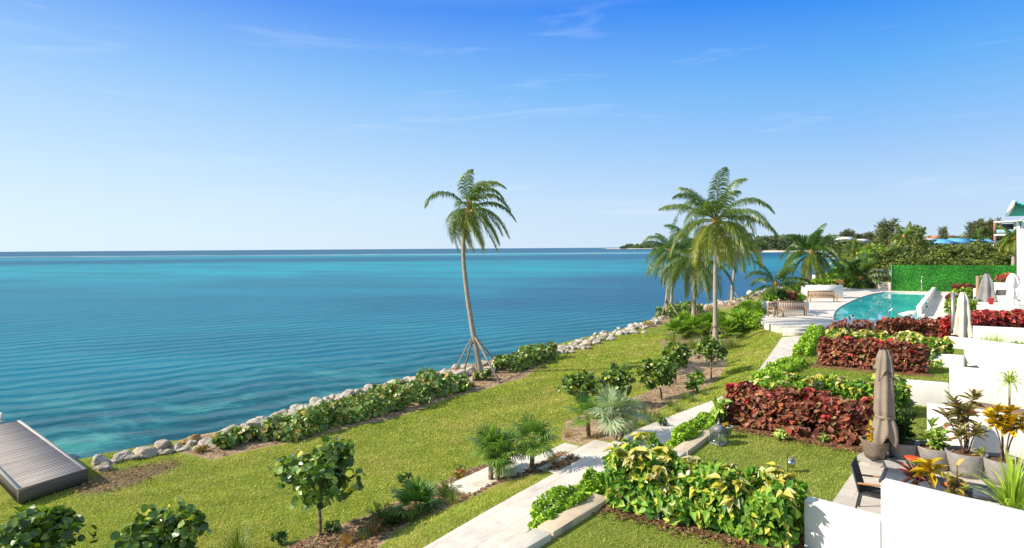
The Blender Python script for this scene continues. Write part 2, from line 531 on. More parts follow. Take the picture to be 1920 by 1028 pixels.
worn = G2([(120, 905), (230, 878), (330, 860), (345, 872), (270, 905), (200, 928), (140, 930)])

def grid_axis(segs):
    out = []
    for a, b, st in segs:
        out.append(np.arange(a, b, st))
    return np.concatenate(out)
gx = grid_axis([(-60, -22, 1.5), (-22, -10, 0.5), (-10, 9, 0.14), (9, 22, 0.2), (22, 45, 0.5), (45, 130, 2.0), (130, 900, 20)])
gy = grid_axis([(-20, 5, 1.0), (5, 24, 0.14), (24, 50, 0.24), (50, 110, 1.0), (110, 430, 6.0)])
GX, GY = np.meshgrid(gx, gy)
GZ = height(GX, GY)
soil = np.zeros(GX.shape)
for poly in (bed_mid_near, bed_mid_far, bed_shore_a, bed_shore_b):
    soil = np.maximum(soil, np.clip(sdist(GX, GY, poly) / 0.5 + 0.5, 0, 1))
soil = np.maximum(soil, np.clip((np.where((GX > -10.5) & (GY < 37), 2.3, 0.75) - sdist(GX, GY, land_poly)) / 0.5, 0, 1) * (GY < 90))
wear = np.clip(sdist(GX, GY, worn) / 1.2 + 0.55, 0, 1)
GZ = GZ + 0.05 * sstep(soil)
walk_hole = A2([(1726, 606), (1754, 551.5), (1778, 552), (1765, 606)], 1.0)
g = Geo()
ny, nx = GX.shape
V = np.stack([GX.ravel(), GY.ravel(), GZ.ravel()], 1)
ii = (np.arange(ny - 1)[:, None] * nx + np.arange(nx - 1)[None, :]).ravel()
g.v.append(V); g.n = len(V)
g.loops.append(np.stack([ii, ii + 1, ii + nx + 1, ii + nx], 1).ravel())
g.tot.append(np.full(len(ii), 4)); g.mi.append(np.zeros(len(ii), int)); g.tint.append(soil.ravel())

def grass_nodes(b, vec):
    big = b.noise(vec, 0.35, 3)
    mid = b.noise(vec, 2.2, 4, 0.6)
    fine = b.noise(vec, 28, 3, 0.7)
    blade = b.noise(b.pos((55, 160, 40), (0, 0, 0.5)), 1.0, 2)
    f = b.math('ADD', b.math('MULTIPLY', big.outputs[0], 0.38), b.math('MULTIPLY', mid.outputs[0], 0.32))
    f = b.math('ADD', f, b.math('MULTIPLY', fine.outputs[0], 0.30))
    c = b.ramp(f, [(0.36, (0.12, 0.17, 0.025)), (0.46, (0.20, 0.245, 0.032)), (0.55, (0.275, 0.295, 0.042)), (0.66, (0.35, 0.305, 0.09))])
    h = b.math('ADD', b.math('MULTIPLY', fine.outputs[0], 0.7), b.math('MULTIPLY', blade.outputs[0], 0.6))
    h = b.math('ADD', h, b.math('MULTIPLY', mid.outputs[0], 0.8))
    return c.outputs[0], h

def soil_nodes(b, vec):
    n1 = b.noise(vec, 3.0, 5, 0.65)
    n2 = b.noise(vec, 40, 4, 0.7)
    f = b.math('ADD', b.math('MULTIPLY', n1.outputs[0], 0.55), b.math('MULTIPLY', n2.outputs[0], 0.45))
    c = b.ramp(f, [(0.33, (0.13, 0.08, 0.045)), (0.5, (0.36, 0.25, 0.15)), (0.66, (0.58, 0.45, 0.30))])
    return c.outputs[0], n2.outputs[0]

b = NB('lawn_ground')
vec = b.pos()
gc, gh = grass_nodes(b, vec)
sc_, sh_ = soil_nodes(b, vec)
a = b.n('Attribute', attribute_name='tint')
edge = b.noise(vec, 7, 4)
mk = b.maprange(b.math('ADD', a.outputs['Fac'], b.math('MULTIPLY', b.math('SUBTRACT', edge.outputs[0], 0.5), 0.5)), 0.42, 0.58, smooth=True)
wr = b.n('Attribute', attribute_name='wear')
wmk = b.maprange(b.math('ADD', wr.outputs['Fac'], b.math('MULTIPLY', b.math('SUBTRACT', b.noise(vec, 9, 5, 0.7).outputs[0], 0.5), 1.6)), 0.45, 0.75)
thatch = b.ramp(b.noise(vec, 30, 3).outputs[0], [(0.3, (0.13, 0.085, 0.05)), (0.7, (0.30, 0.21, 0.13))])
gc = b.mix(wmk, gc, thatch.outputs[0])
zc = b.n('SeparateXYZ', {0: b.n('NewGeometry').outputs['Position']})
col = b.mix(mk, gc, sc_)
under = b.maprange(zc.outputs['Z'], -0.75, -0.2, 0.0, 1.0)
col = b.mix(under, (0.16, 0.15, 0.11), col)
nm = b.bump(b.mix(mk, gh, sh_), 0.75, 0.045)
M['lawn'] = b.done(b.bsdf(col, 0.85, 0.15, nm))
o = g.obj('lawn', M['lawn'], smooth=True)
at_ = o.data.attributes.new('wear', 'FLOAT', 'POINT')
at_.data.foreach_set('value', wear.ravel().astype(np.float32))
struct(o)

# ------------------------------------------------------------ the sea
b = NB('sea_water')
vec = b.pos()
xyz = b.n('SeparateXYZ', {0: b.n('NewGeometry').outputs['Position']})
X_, Y_ = xyz.outputs['X'], xyz.outputs['Y']
streak = b.noise(b.pos((0.0035, 0.018, 1), (0, 0, R(-6))), 1.0, 4, 0.55, 0.4)
patch = b.noise(b.pos((0.022, 0.05, 1), (0, 0, R(10))), 1.0, 5, 0.6, 0.6)
bed = b.noise(b.pos((0.30, 0.55, 1), (0, 0, R(20))), 1.0, 7, 0.72, 0.5)
# seabed zones by distance off shore
ly = b.math('LOGARITHM', b.math('MAXIMUM', Y_, 5.0), 10.0)
lyn = b.math('ADD', ly, b.math('MULTIPLY', b.math('SUBTRACT', streak.outputs[0], 0.5), 0.30))
lyn = b.math('ADD', lyn, b.math('MULTIPLY', X_, -0.0003))
zone = b.ramp(b.maprange(lyn, 1.0, 4.0), [
    (0.04, (0.0112, 0.0824, 0.1121)), (0.10, (0.0160, 0.1545, 0.2006)), (0.19, (0.0144, 0.1700, 0.2419)), (0.30, (0.0096, 0.1545, 0.2419)), (0.37, (0.0072, 0.1802, 0.2655)),
    (0.43, (0.0048, 0.2626, 0.3422)), (0.49, (0.0032, 0.2420, 0.3186)), (0.53, (0.0016, 0.1030, 0.1947)), (0.57, (0.0016, 0.1133, 0.2006)), (0.60, (0.0032, 0.2472, 0.3186)), (0.625, (0.0032, 0.2369, 0.3127)), (0.66, (0.003, 0.105, 0.19)), (0.95, (0.003, 0.075, 0.165))])
rt = b.maprange(b.math('ADD', X_, b.math('MULTIPLY', b.math('SUBTRACT', patch.outputs[0], 0.5), 60)), -18, 22, 0, 1, smooth=True)
bandm = b.math('MULTIPLY', b.maprange(Y_, 45, 75, 0, 1, smooth=True), b.maprange(lyn, 2.10, 2.24, 1, 0, smooth=True))
deep = b.mix(b.math('MULTIPLY', b.math('MULTIPLY', rt, bandm), 0.8), zone.outputs[0], (0.008, 0.085, 0.185))
deep = b.mix(b.math('MULTIPLY', b.maprange(X_, 5, 60, 0, 1, smooth=True), 0.35), deep, (0.004, 0.09, 0.22))
pm = b.ramp(patch.outputs[0], [(0.42, 0.0), (0.60, 1.0)])
c = b.mix(b.math('MULTIPLY', pm.outputs[0], 0.45), deep, (0.008, 0.085, 0.165))
offs = b.math('SUBTRACT', Y_, b.math('MULTIPLY', X_, 0.75))
near = b.maprange(b.math('ADD', offs, b.math('MULTIPLY', b.math('SUBTRACT', patch.outputs[0], 0.5), 14)), 32, 52, 1, 0, smooth=True)
bm = b.ramp(bed.outputs[0], [(0.40, (0.010, 0.042, 0.060)), (0.52, (0.016, 0.105, 0.130)), (0.68, (0.075, 0.290, 0.255))])
c = b.mix(b.math('MULTIPLY', near, 0.7), c, bm.outputs[0])
# ripples: long low crests and small chop
wv = b.n('TexWave', {'Vector': b.pos((1, 1, 1), (0, 0, R(-33))), 'Scale': 0.165, 'Distortion': 9.0, 'Detail': 4.0, 'Detail Scale': 0.6, 'Detail Roughness': 0.62}, bands_direction='Y')
w1 = b.noise(b.pos((0.09, 0.50, 1), (0, 0, R(-33))), 1.0, 3, 0.5, 0.5)
w2 = b.noise(b.pos((0.8, 2.4, 1), (0, 0, R(-28))), 1.0, 4, 0.6, 0.3)
w3 = b.noise(b.pos((2.6, 7.0, 1), (0, 0, R(10))), 1.0, 3, 0.6)
amp = b.maprange(Y_, 12, 90, 1.0, 0.35)
hh = b.math('ADD', b.math('MULTIPLY', b.math('MULTIPLY', wv.outputs[1], w1.outputs[0]), b.math('MULTIPLY', amp, 1.5)), b.math('MULTIPLY', w1.outputs[0], 0.5))
hh = b.math('ADD', hh, b.math('MULTIPLY', w2.outputs[0], 0.42))
hh = b.math('ADD', hh, b.math('MULTIPLY', w3.outputs[0], 0.11))
nm = b.bump(hh, 1.0, 0.17)
# surf on the reef far out
rf = b.noise(b.pos((0.008, 0.11, 1)), 1.0, 4, 0.7)
rb = b.math('MULTIPLY', b.maprange(Y_, 640, 700, 0, 1), b.maprange(Y_, 760, 860, 1, 0))
reef = b.math('MULTIPLY', rb, b.ramp(rf.outputs[0], [(0.52, 0.0), (0.58, 1.0)]).outputs[0])
c = b.mix(b.math('MULTIPLY', reef, 0.8), c, (0.75, 0.8, 0.8))
fr = b.n('Fresnel', {'IOR': 1.33, 'Normal': nm})
fac = b.maprange(fr.outputs[0], 0.02, 0.8, 0.012, 0.21)
df = b.n('BsdfDiffuse', {'Color': c, 'Normal': b.bump(hh, 1.0, 0.14)})
gs = b.n('BsdfGlossy', {'Color': (1, 1, 1), 'Roughness': 0.12, 'Normal': nm})
M['sea'] = b.done(b.n('MixShader', {0: b.math('MULTIPLY', fac, b.math('SUBTRACT', 1.0, reef)), 1: df.outputs[0], 2: gs.outputs[0]}))
g = Geo()
g.one([(-20000, -200, SEA_Z), (20000, -200, SEA_Z), (20000, 30000, SEA_Z), (-20000, 30000, SEA_Z)], [(0, 1, 2, 3)])
struct(g.obj('sea', M['sea']))

# ------------------------------------------------------------ stone, stucco, paving
def paving(name, c0, c1, grout, bw, bh, rot, mort=0.006, rough=0.55):
    b = NB(name)
    vec = b.pos((1, 1, 1), (0, 0, rot))
    br = b.n('TexBrick', {'Vector': vec, 'Color1': c0, 'Color2': c1, 'Mortar': grout, 'Scale': 1.0, 'Mortar Size': mort, 'Mortar Smooth': 0.2, 'Bias': 0.0, 'Brick Width': bw, 'Row Height': bh})
    n1 = b.noise(b.pos((2, 6, 2), (0, 0, rot)), 1.0, 6, 0.7)
    n2 = b.noise(b.pos(), 0.8, 3)
    n3 = b.noise(b.pos(), 2.6, 6, 0.72)
    v = b.math('MULTIPLY', b.maprange(n1.outputs[0], 0.3, 0.7, 0.86, 1.08), b.maprange(n2.outputs[0], 0.3, 0.7, 0.90, 1.06))
    v = b.math('MULTIPLY', v, b.maprange(n3.outputs[0], 0.36, 0.52, 0.86, 1.0))
    h = b.n('HueSaturation', {'Color': br.outputs[0], 'Value': v})
    return b.done(b.bsdf(h.outputs[0], rough, 0.3, b.bump(b.math('SUBTRACT', n1.outputs[0], br.outputs[1]), 0.15, 0.01)))
PROT = R(-52)
M['path'] = paving('travertine_path', (0.68, 0.615, 0.53), (0.72, 0.655, 0.57), (0.50, 0.435, 0.36), 0.9, 0.6, PROT)
M['deck'] = paving('pool_deck_stone', (0.70, 0.64, 0.56), (0.735, 0.675, 0.595), (0.52, 0.465, 0.395), 0.9, 0.6, PROT)
M['patio'] = paving('patio_tile', (0.57, 0.505, 0.425), (0.62, 0.55, 0.465), (0.40, 0.34, 0.28), 1.1, 0.55, R(38))
M['curb'] = paving('curb_travertine', (0.58, 0.47, 0.33), (0.62, 0.50, 0.36), (0.4, 0.33, 0.25), 1.6, 0.5, PROT)
M['curb_pale'] = paving('curb_pale_travertine', (0.64, 0.58, 0.49), (0.66, 0.60, 0.51), (0.4, 0.33, 0.25), 1.6, 0.5, PROT)
b = NB('white_stucco')
n1 = b.noise(b.pos(), 1.2, 4, 0.6)
n2 = b.noise(b.pos((3, 3, 0.6)), 2.0, 5, 0.7)
n3 = b.noise(b.pos((5, 5, 0.35)), 1.0, 5, 0.7)
v = b.math('MULTIPLY', b.maprange(n1.outputs[0], 0.3, 0.7, 0.93, 1.03), b.math('MULTIPLY', b.maprange(n2.outputs[0], 0.35, 0.7, 1.01, 0.94), b.maprange(n3.outputs[0], 0.35, 0.6, 0.95, 1.01)))
M['stucco'] = b.done(b.bsdf(b.n('HueSaturation', {'Color': (0.745, 0.725, 0.69), 'Value': v}).outputs[0], 0.85, 0.15, b.bump(b.noise(b.pos(), 90, 3).outputs[0], 0.12, 0.005)))
b = NB('garden_turf')
gc, gh = grass_nodes(b, b.pos())
M['turf'] = b.done(b.bsdf(b.mix(0.4, gc, (0.13, 0.18, 0.03)), 0.85, 0.15, b.bump(gh, 0.7, 0.04)))
b = NB('mulch')
c, h = soil_nodes(b, b.pos())
M['mulch'] = b.done(b.bsdf(b.mix(1.0, c, (0.5, 0.38, 0.32), 'MULTIPLY'), 0.9, 0.1, b.bump(h, 0.8, 0.04)))

g = Geo()
g.prism([tuple(p) for p in PL] + [tuple(p) for p in PR[::-1]], 0.45, 0.645)
struct(g.obj('path', M['path']))

DF = np.array([0.612, 0.791, 0]); DL = np.array([-0.791, 0.612, 0]); UP = np.array([0, 0, 1.0])
AX = np.array([DF, DL, UP])
# broad stone steps from the path down to the lawn
st = thing('stone_steps', 'pale stone slab steps leading down from the path to the lower lawn', 'steps', at(1140, 850, 0.5))
base = np.array(st.location)
STEP = []
for i, (cpx, cpy, ztop) in enumerate([(1116, 824, 0.625), (1059, 830, 0.50), (972, 850, 0.37)]):
    c = at(cpx, cpy, ztop)
    L, Wd = 2.75, 1.25 if i else 1.4
    ctr = c - DF * L / 2 - DL * Wd / 2 + np.array([0, 0, -0.25])
    STEP.append((ctr[:2], L, Wd))
    Geo().box(ctr - base, (L, Wd, 0.50), AX).obj('step_slab', M['path'], st, bevel=0.012)

# garden terraces: one raised lawn behind the curb
curb_px = [(880, 1100), (940, 1056), (1030, 1003), (1137, 938), (1265, 857), (1340, 808), (1430, 740), (1500, 672), (1522, 640), (1545, 612)]
CL = A2(curb_px, 0.85)
g = Geo()
g.prism([tuple(p) for p in CL] + [(70, 44), (70, -30), (-8, -30)], 0.3, 0.85)
struct(g.obj('garden_lawn', M['turf']))
def curb(a, bb, name, mat, label):
    p, q = at(*a, 0.96), at(*bb, 0.96)
    d = nrm(q - p); n = np.array([-d[1], d[0], 0])
    mid = (p + q) / 2
    o = Geo().box((0, 0, -0.2), (np.linalg.norm(q - p), 0.36, 0.42), np.array([d, n, UP])).obj(name, mat, loc=mid + n * 0.10, bevel=0.012)
    tag(o, label, 'curb')
curb((940, 1049), (1027, 999), 'stone_curb', M['curb_pale'], 'pale stone end block of the curb at the bottom edge beside the path')
curb((1031, 996), (1137, 932), 'stone_curb', M['curb'], 'tan stone curb running into the near variegated hedge')
curb((1253, 866), (1281, 847), 'stone_curb', M['curb_pale'], 'short pale curb stone just beyond the near variegated hedge')
curb((1284, 845), (1342, 803), 'stone_curb', M['curb'], 'tan stone curb behind the glass lantern on the grass')

# ------------------------------------------------------------ pool terrace
pool_px = [(1563, 600), (1563, 592), (1567, 583), (1577, 574.5), (1594, 565.5), (1614, 557.5), (1636, 551), (1657, 547.8), (1734, 549.5), (1748, 551), (1720, 600)]
PO = pl(A2(pool_px[1:8], 1.0), 5)
PO = np.concatenate([A2(pool_px[:1], 1.0), PO, A2(pool_px[8:], 1.0)])
walk_hole = A2([(1726, 606), (1754, 551.5), (1778, 552), (1765, 606)], 1.0)
deck_px = [(1425, 603), (1420, 593), (1434, 571), (1447, 560), (1480, 547), (1515, 541), (1560, 538), (1610, 537), (1668, 544), (1930, 548)]
dk = np.concatenate([A2(deck_px, 1.0), A2([(2050, 612), (1512, 612), (1468, 612), (1459, 612)], 1.0)])
g = Geo()
g.prism([tuple(p) for p in dk], 0.2, 1.0, holes=[[tuple(p) for p in PO], [tuple(p) for p in walk_hole]])
struct(g.obj('pool_deck', M['deck']))
s2 = thing('terrace_steps', 'wide white steps from the path up to the pool terrace', 'steps', at(1490, 628, 0.6))
base = np.array(s2.location)
for (ya, yb, z) in [(617, 612.5, 0.90), (624, 617, 0.78)]:
    P4 = np.array([at(1467, ya, z), at(1514, ya, z), at(1514, yb - 3, z), at(1467, yb - 3, z)])
    Geo().prism([tuple(p[:2] - base[:2]) for p in P4], -0.1, z - base[2]).obj('step_slab', M['deck'], s2)

b = NB('pool_water')
nz = b.noise(b.pos((1.2, 2.0, 1)), 1.0, 3)
cc = b.ramp(b.noise(b.pos((0.25, 0.25, 1)), 1.0, 3).outputs[0], [(0.3, (0.015, 0.40, 0.47)), (0.7, (0.05, 0.56, 0.60))])
M['pool'] = b.done(b.bsdf(cc.outputs[0], 0.03, 0.5, b.bump(nz.outputs[0], 0.05, 0.01), IOR=1.33))
g = Geo()
ctr = PO.mean(0)
g.prism([tuple(ctr + (p - ctr) * 1.001) for p in PO], 0.5, 0.90)
wobj = g.obj('pool_water', M['pool'])
struct(wobj)
# tile band under the curved rim and a ledge
g = Geo()
rim = PO[1:-3]
inn = rim + (ctr - rim) / np.linalg.norm(ctr - rim, axis=1)[:, None] * 0.10
V = np.concatenate([np.c_[rim, np.full(len(rim), 0.99)], np.c_[inn, np.full(len(rim), 0.985)], np.c_[inn, np.full(len(rim), 0.80)]])
k = len(rim)
g.one(V, [(i, i + 1, k + i + 1, k + i) for i in range(k - 1)] + [(k + i, k + i + 1, 2 * k + i + 1, 2 * k + i) for i in range(k - 1)])
M['tile'] = plain('pool_tile', (0.06, 0.25, 0.27), 0.2, 0.5, amt=0.2)
tag(g.obj('tile_band', M['tile'], recalc=True), 'teal tiled rim following the curved edge of the swimming pool', 'pool rim')

a_, b_ = at(1755, 551, .8), at(1728, 594, .8)
d = nrm(b_ - a_); n = np.array([-d[1], d[0], 0])
if n[0] < 0: n = -n
pw = thing('pool_wall', 'long white wall dividing the swimming pool from the shaded walkway', 'wall', (a_ + b_) / 2)
pb = np.array(pw.location)
Geo().box(-n * 0.16 + np.array([0, 0, 0.0]), (np.linalg.norm(b_ - a_), 0.32, 1.42), np.array([d, n, UP])).obj('wall', M['stucco'], pw, bevel=0.01)
# low sloping end of the pool wall
c_ = b_ - d * 0.2 - n * 0.85
V = []
for s_ in (-.2, .2):
    V += [c_ - pb + d * s_ * 1.2 + n * x_ + UP * z_ for x_, z_ in ((-.55, -.3), (.55, -.3), (.55, .40), (.05, .34), (-.55, .12))]
Geo().one(V, [(0, 1, 2, 3, 4), (9, 8, 7, 6, 5)] + [(q, 5 + q, 5 + (q + 1) % 5, (q + 1) % 5) for q in range(5)]).obj('end_block', M['stucco'], pw, recalc=True)
g = Geo()
wh = walk_hole
g.prism([tuple(p) for p in (wh.mean(0) + (wh - wh.mean(0)) * 1.002)], -0.2, 0.8)
struct(g.obj('walkway', M['deck']))
# life ring hung on the walkway side of the pool wall
lr_c = b_ + (a_ - b_) * 0.22 + n * 0.10 + UP * .28
g = Geo()
t = np.linspace(0, 2 * np.pi, 25)
g.tube([np.cos(q) * d * 0.33 + np.sin(q) * UP * 0.33 for q in t], 0.085, 10, caps=False)
M['ring'] = plain('ring_foam', (0.16, 0.50, 0.48), 0.5, amt=0.1)
lr = g.obj('life_ring', M['ring'], loc=lr_c)
tag(lr, 'pale teal life ring hanging on the white pool wall by the walkway', 'life ring')
M['band'] = plain('ring_band', (0.7, 0.72, 0.7), 0.6)
for q in np.arange(4) * np.pi / 2 + 0.4:
    Geo().tube([np.cos(q + e) * d * 0.33 + np.sin(q + e) * UP * 0.33 for e in (-0.16, 0, 0.16)], 0.092, 10).obj('band', M['band'], lr)

# ladder rails at the near pool edge
M['steel'] = plain('brushed_steel', (0.6, 0.6, 0.6), 0.25, 0.5, 1.0, amt=0.04)
def rails(px, py, lab):
    p = at(px, py, 0.95)
    t = thing('pool_rail', lab, 'handrail', p)
    for s_ in (-0.3, 0.3):
        off = d * s_ * 1.2
        pts = pl([off + np.array([0, 0, -0.05]), off + np.array([0, 0, 0.5]), off - n * 0.15 + np.array([0, 0, 0.72]), off - n * 0.45 + np.array([0, 0, 0.5]), off - n * 0.5 + np.array([0, 0, -0.1])], 5)
        Geo().tube(pts, 0.02, 8).obj('rail', M['steel'], t, smooth=True)
rails(1644, 601, 'curved steel pool handrail standing among the copper hedge tops near the curved rim')
rails(1681, 600, 'curved steel pool handrail nearer to the white pool wall')
t = thing('pool_shower', 'slim grey post with a bracket standing by the green hedge wall at the pool end', 'post', at(1728, 547, 1.0))
Geo().tube([(0, 0, 0), (0, 0, 1.5)], 0.05, 8).obj('post', M['steel'], t)
Geo().tube([(0, 0, 1.5), (0.1, 0, 1.62), (0.3, 0, 1.6)], 0.035, 8).obj('spout', M['steel'], t)

# ------------------------------------------------------------ artificial hedge screen
b = NB('artificial_ivy')
vr = b.n('TexVoronoi', {'Vector': b.pos(), 'Scale': 5.0})
c = b.ramp(vr.outputs[1], [(0.2, (0.010, 0.10, 0.012)), (0.6, (0.02, 0.18, 0.018)), (0.9, (0.05, 0.27, 0.025))])
panel = b.n('TexBrick', {'Vector': b.pos((1, 1, 1), (R(90), 0, 0)), 'Color1': (0.8, 0.8, 0.8), 'Color2': (1.15, 1.15, 1.15), 'Mortar': (0.7, 0.7, 0.7), 'Scale': 1.0, 'Brick Width': 1.0, 'Row Height': 0.5, 'Mortar Size': 0.01})
panel.offset = 0.0
M['ivy'] = b.done(b.bsdf(b.mix(1.0, c.outputs[0], panel.outputs[0], 'MULTIPLY'), 0.5, 0.3, b.bump(vr.outputs[0], 1.0, 0.12)))
a_, b_ = at(1672, 545.5, 1.0), at(1912, 549, 1.0)
d = nrm(b_ - a_); n = np.array([-d[1], d[0], 0])
L = np.linalg.norm(b_ - a_)
hw = thing('green_screen', 'bright green artificial hedge screen at the far end of the pool', 'screen', a_)
Geo().box(d * L / 2 + n * 0.15 + np.array([0, 0, 1.38]), (L, 0.16, 2.76), np.array([d, n, UP])).obj('backing', M['ivy'], hw)
# leaf tufts over the face
nl = 16000
u = rng.random(nl) * L; v = rng.random(nl) * 2.76
P = d * u[:, None] + np.c_[np.zeros(nl), np.zeros(nl), v] + n * 0.06
ang = rng.random(nl) * 2 * np.pi
U = np.cos(ang)[:, None] * d + np.sin(ang)[:, None] * UP - n * 0.5
S = np.cross(U, n)
s_ = 0.07 + 0.06 * rng.random(nl)
V = np.stack([P, P + U * s_[:, None] * 0.6 + S * s_[:, None] * 0.4, P + U * s_[:, None] * 1.2, P + U * s_[:, None] * 0.6 - S * s_[:, None] * 0.4], 1)
M['ivy_leaf'] = leaf_mat('artificial_ivy_leaf', [(0, (0.012, 0.105, 0.012)), (0.7, (0.024, 0.18, 0.018)), (1, (0.065, 0.26, 0.026))], 0.2, 0.4, 0.6)
Geo().many(V, [(0, 1, 2, 3)]).obj('leaf_facing', M['ivy_leaf'], hw)
Geo().tube([(0, 0, 0), (0, 0, 2.8)], 0.05, 6).obj('end_post', plain('green_post', (0.05, 0.3, 0.12), 0.5), hw)

# ------------------------------------------------------------ white dividing walls
def wall_px(name, label, segs, th=0.25, zb=0.7):
    """segs: (px a, px b, z top): flush segments standing on the garden"""
    t = thing(name, label, 'wall', (*at(*segs[0][0], segs[0][2])[:2], zb))
    bs = np.array(t.location)
    for i, (a, bb, z) in enumerate(segs):
        p, q = at(*a, z), at(*bb, z)
        d = nrm(q - p); n = np.array([-d[1], d[0], 0])
        if n[1] < 0: n = -n
        L = np.linalg.norm(q - p)
        mid = (p + q) / 2 + n * (th / 2 + 0.003 * i)
        h = z - zb
        Geo().box(np.array([mid[0], mid[1], zb + h / 2]) - bs, (L, th, h), np.array([d, n, UP])).obj('wall_section', M['stucco'], t, bevel=0.015)
    return t
wall_px('garden_wall', 'white stepped wall nearest the viewer, beside the dark dining chair', [((1651, 904), (2050, 1000), 2.25), ((1507, 938), (1651, 976), 1.665)])
wall_px('garden_wall', 'white stepped wall beyond the pots whose low end meets the yellow green hedge', [((1780, 688), (2100, 716), 2.2), ((1700, 714), (1780, 720), 1.62)])
wall_px('garden_wall', 'plain white wall directly behind the row of grey pots', [((1738, 764), (2050, 800), 1.9)], th=0.55)
wall_px('garden_wall', 'white stepped wall beginning at the right end of the copper hedge in the middle plots', [((1807, 635), (2100, 668), 2.0), ((1745, 662), (1807, 668), 1.39)])
wall_px('garden_wall', 'white stepped wall under the cream umbrella with two grassy shrubs before it', [((1826, 612), (2060, 622), 2.0), ((1774, 631), (1826, 636), 1.39)])
# ------------------------------------------------------------ plant builders
def leaves(g, P, U, Nn, L, Wd, kind='oval', tint=None, droop=0.0, fold=0.12):
    """many leaves: base points P, growing along U, facing Nn"""
    U = nrm(U)
    S = nrm(np.cross(Nn, U))
    N2 = np.cross(U, S)
    prof = {'oval': [(0.28, 0.42), (0.68, 0.46)], 'round': [(0.10, 0.34), (0.48, 0.55), (0.86, 0.36)],
            'blade': [(0.3, 0.5), (0.7, 0.36)], 'heart': [(0.10, 0.42), (0.42, 0.50), (0.78, 0.20)]}[kind]
    L = np.broadcast_to(np.asarray(L, float), (len(P),)); Wd = np.broadcast_to(np.asarray(Wd, float), (len(P),))
    def pt(t, w):
        return P + U * (L * t)[:, None] + S * (Wd * w)[:, None] + N2 * (L * (fold * abs(w) * 2 - droop * t * t))[:, None]
    V = [pt(0, 0)] + [pt(t, w) for t, w in prof] + [pt(1, 0)] + [pt(t, -w) for t, w in prof[::-1]]
    k = len(prof)
    g.many(np.stack(V, 1), [tuple(range(0, k + 2)), (0,) + tuple(range(k + 1, 2 * k + 2))], tint)

def rand_dirs(n, up=0.0):
    d = rng.normal(size=(n, 3))
    d = nrm(d)
    d[:, 2] += up
    return nrm(d)

def clump_leaves(g, C, Rc, per, L, Wd, kind, up=0.4, jit=0.25, droop=0.15, shell=0.55, out=None):
    """leaves round clump centres C, radius Rc, leaves turned outward"""
    m = len(C)
    d = rand_dirs(m * per, 0.25).reshape(m, per, 3)
    r = (shell + (1 - shell) * rng.random((m, per, 1))) * np.asarray(Rc).reshape(-1, 1, 1)
    P = (C[:, None, :] + d * r).reshape(-1, 3)
    d = d.reshape(-1, 3)
    n = len(P)
    U = nrm(d * 0.7 + rng.normal(size=(n, 3)) * 0.6 + np.array([0, 0, -0.1]))
    Nn = nrm(d * 0.8 + np.array([0, 0, up]) + rng.normal(size=(n, 3)) * jit)
    s = 0.65 + 0.7 * rng.random(n)
    leaves(g, P - U * (L * s * 0.4)[:, None], U, Nn, L * s, Wd * s, kind, droop=droop)

def limb(g, a, b, r0, r1, bend=0.12, n=6, seg=6):
    a, b = np.array(a, float), np.array(b, float)
    L = np.linalg.norm(b - a)
    m = (a + b) / 2 + rng.normal(size=3) * L * bend * 0.5 + np.array([0, 0, L * bend * 0.3])
    t = np.linspace(0, 1, seg)[:, None]
    P = (1 - t) ** 2 * a + 2 * t * (1 - t) * m + t * t * b
    g.tube(P, np.linspace(r0, r1, seg), n)

def broad_tree(name, label, cat, loc, trunk_h, rad, nclump, per, L, Wd, kind, mat, bark_m, tr=0.045, flat=0.75, lean=(0, 0), group=None, clump_r=0.30, limbs=12):
    t = thing(name, label, cat, loc, group=group)
    rad = np.array(rad if not np.isscalar(rad) else (rad, rad, rad * flat))
    cc = np.array([lean[0], lean[1], trunk_h + rad[2] * 0.75])
    d = rand_dirs(nclump, 0.1)
    C = cc + d * rad * (0.35 + 0.6 * rng.random((nclump, 1)) ** 0.6)
    gt = Geo()
    fork = np.array([lean[0] * 0.5, lean[1] * 0.5, trunk_h])
    gt.tube(pl([(0, 0, -0.15), (lean[0] * 0.1 + 0.02, lean[1] * 0.1, trunk_h * 0.4), tuple(fork)], 4), np.linspace(tr * 1.25, tr, 9), 8)
    for i in range(min(limbs, nclump)):
        limb(gt, fork - np.array([0, 0, 0.04 * (i % 3)]), C[i], tr * 0.6, tr * 0.15)
    gt.obj('trunk', bark_m, t, smooth=True)
    g = Geo()
    clump_leaves(g, C, rad.mean() * clump_r * (0.8 + 0.5 * rng.random(nclump)), per, L, Wd, kind)
    g.obj('crown', mat, t)
    return t

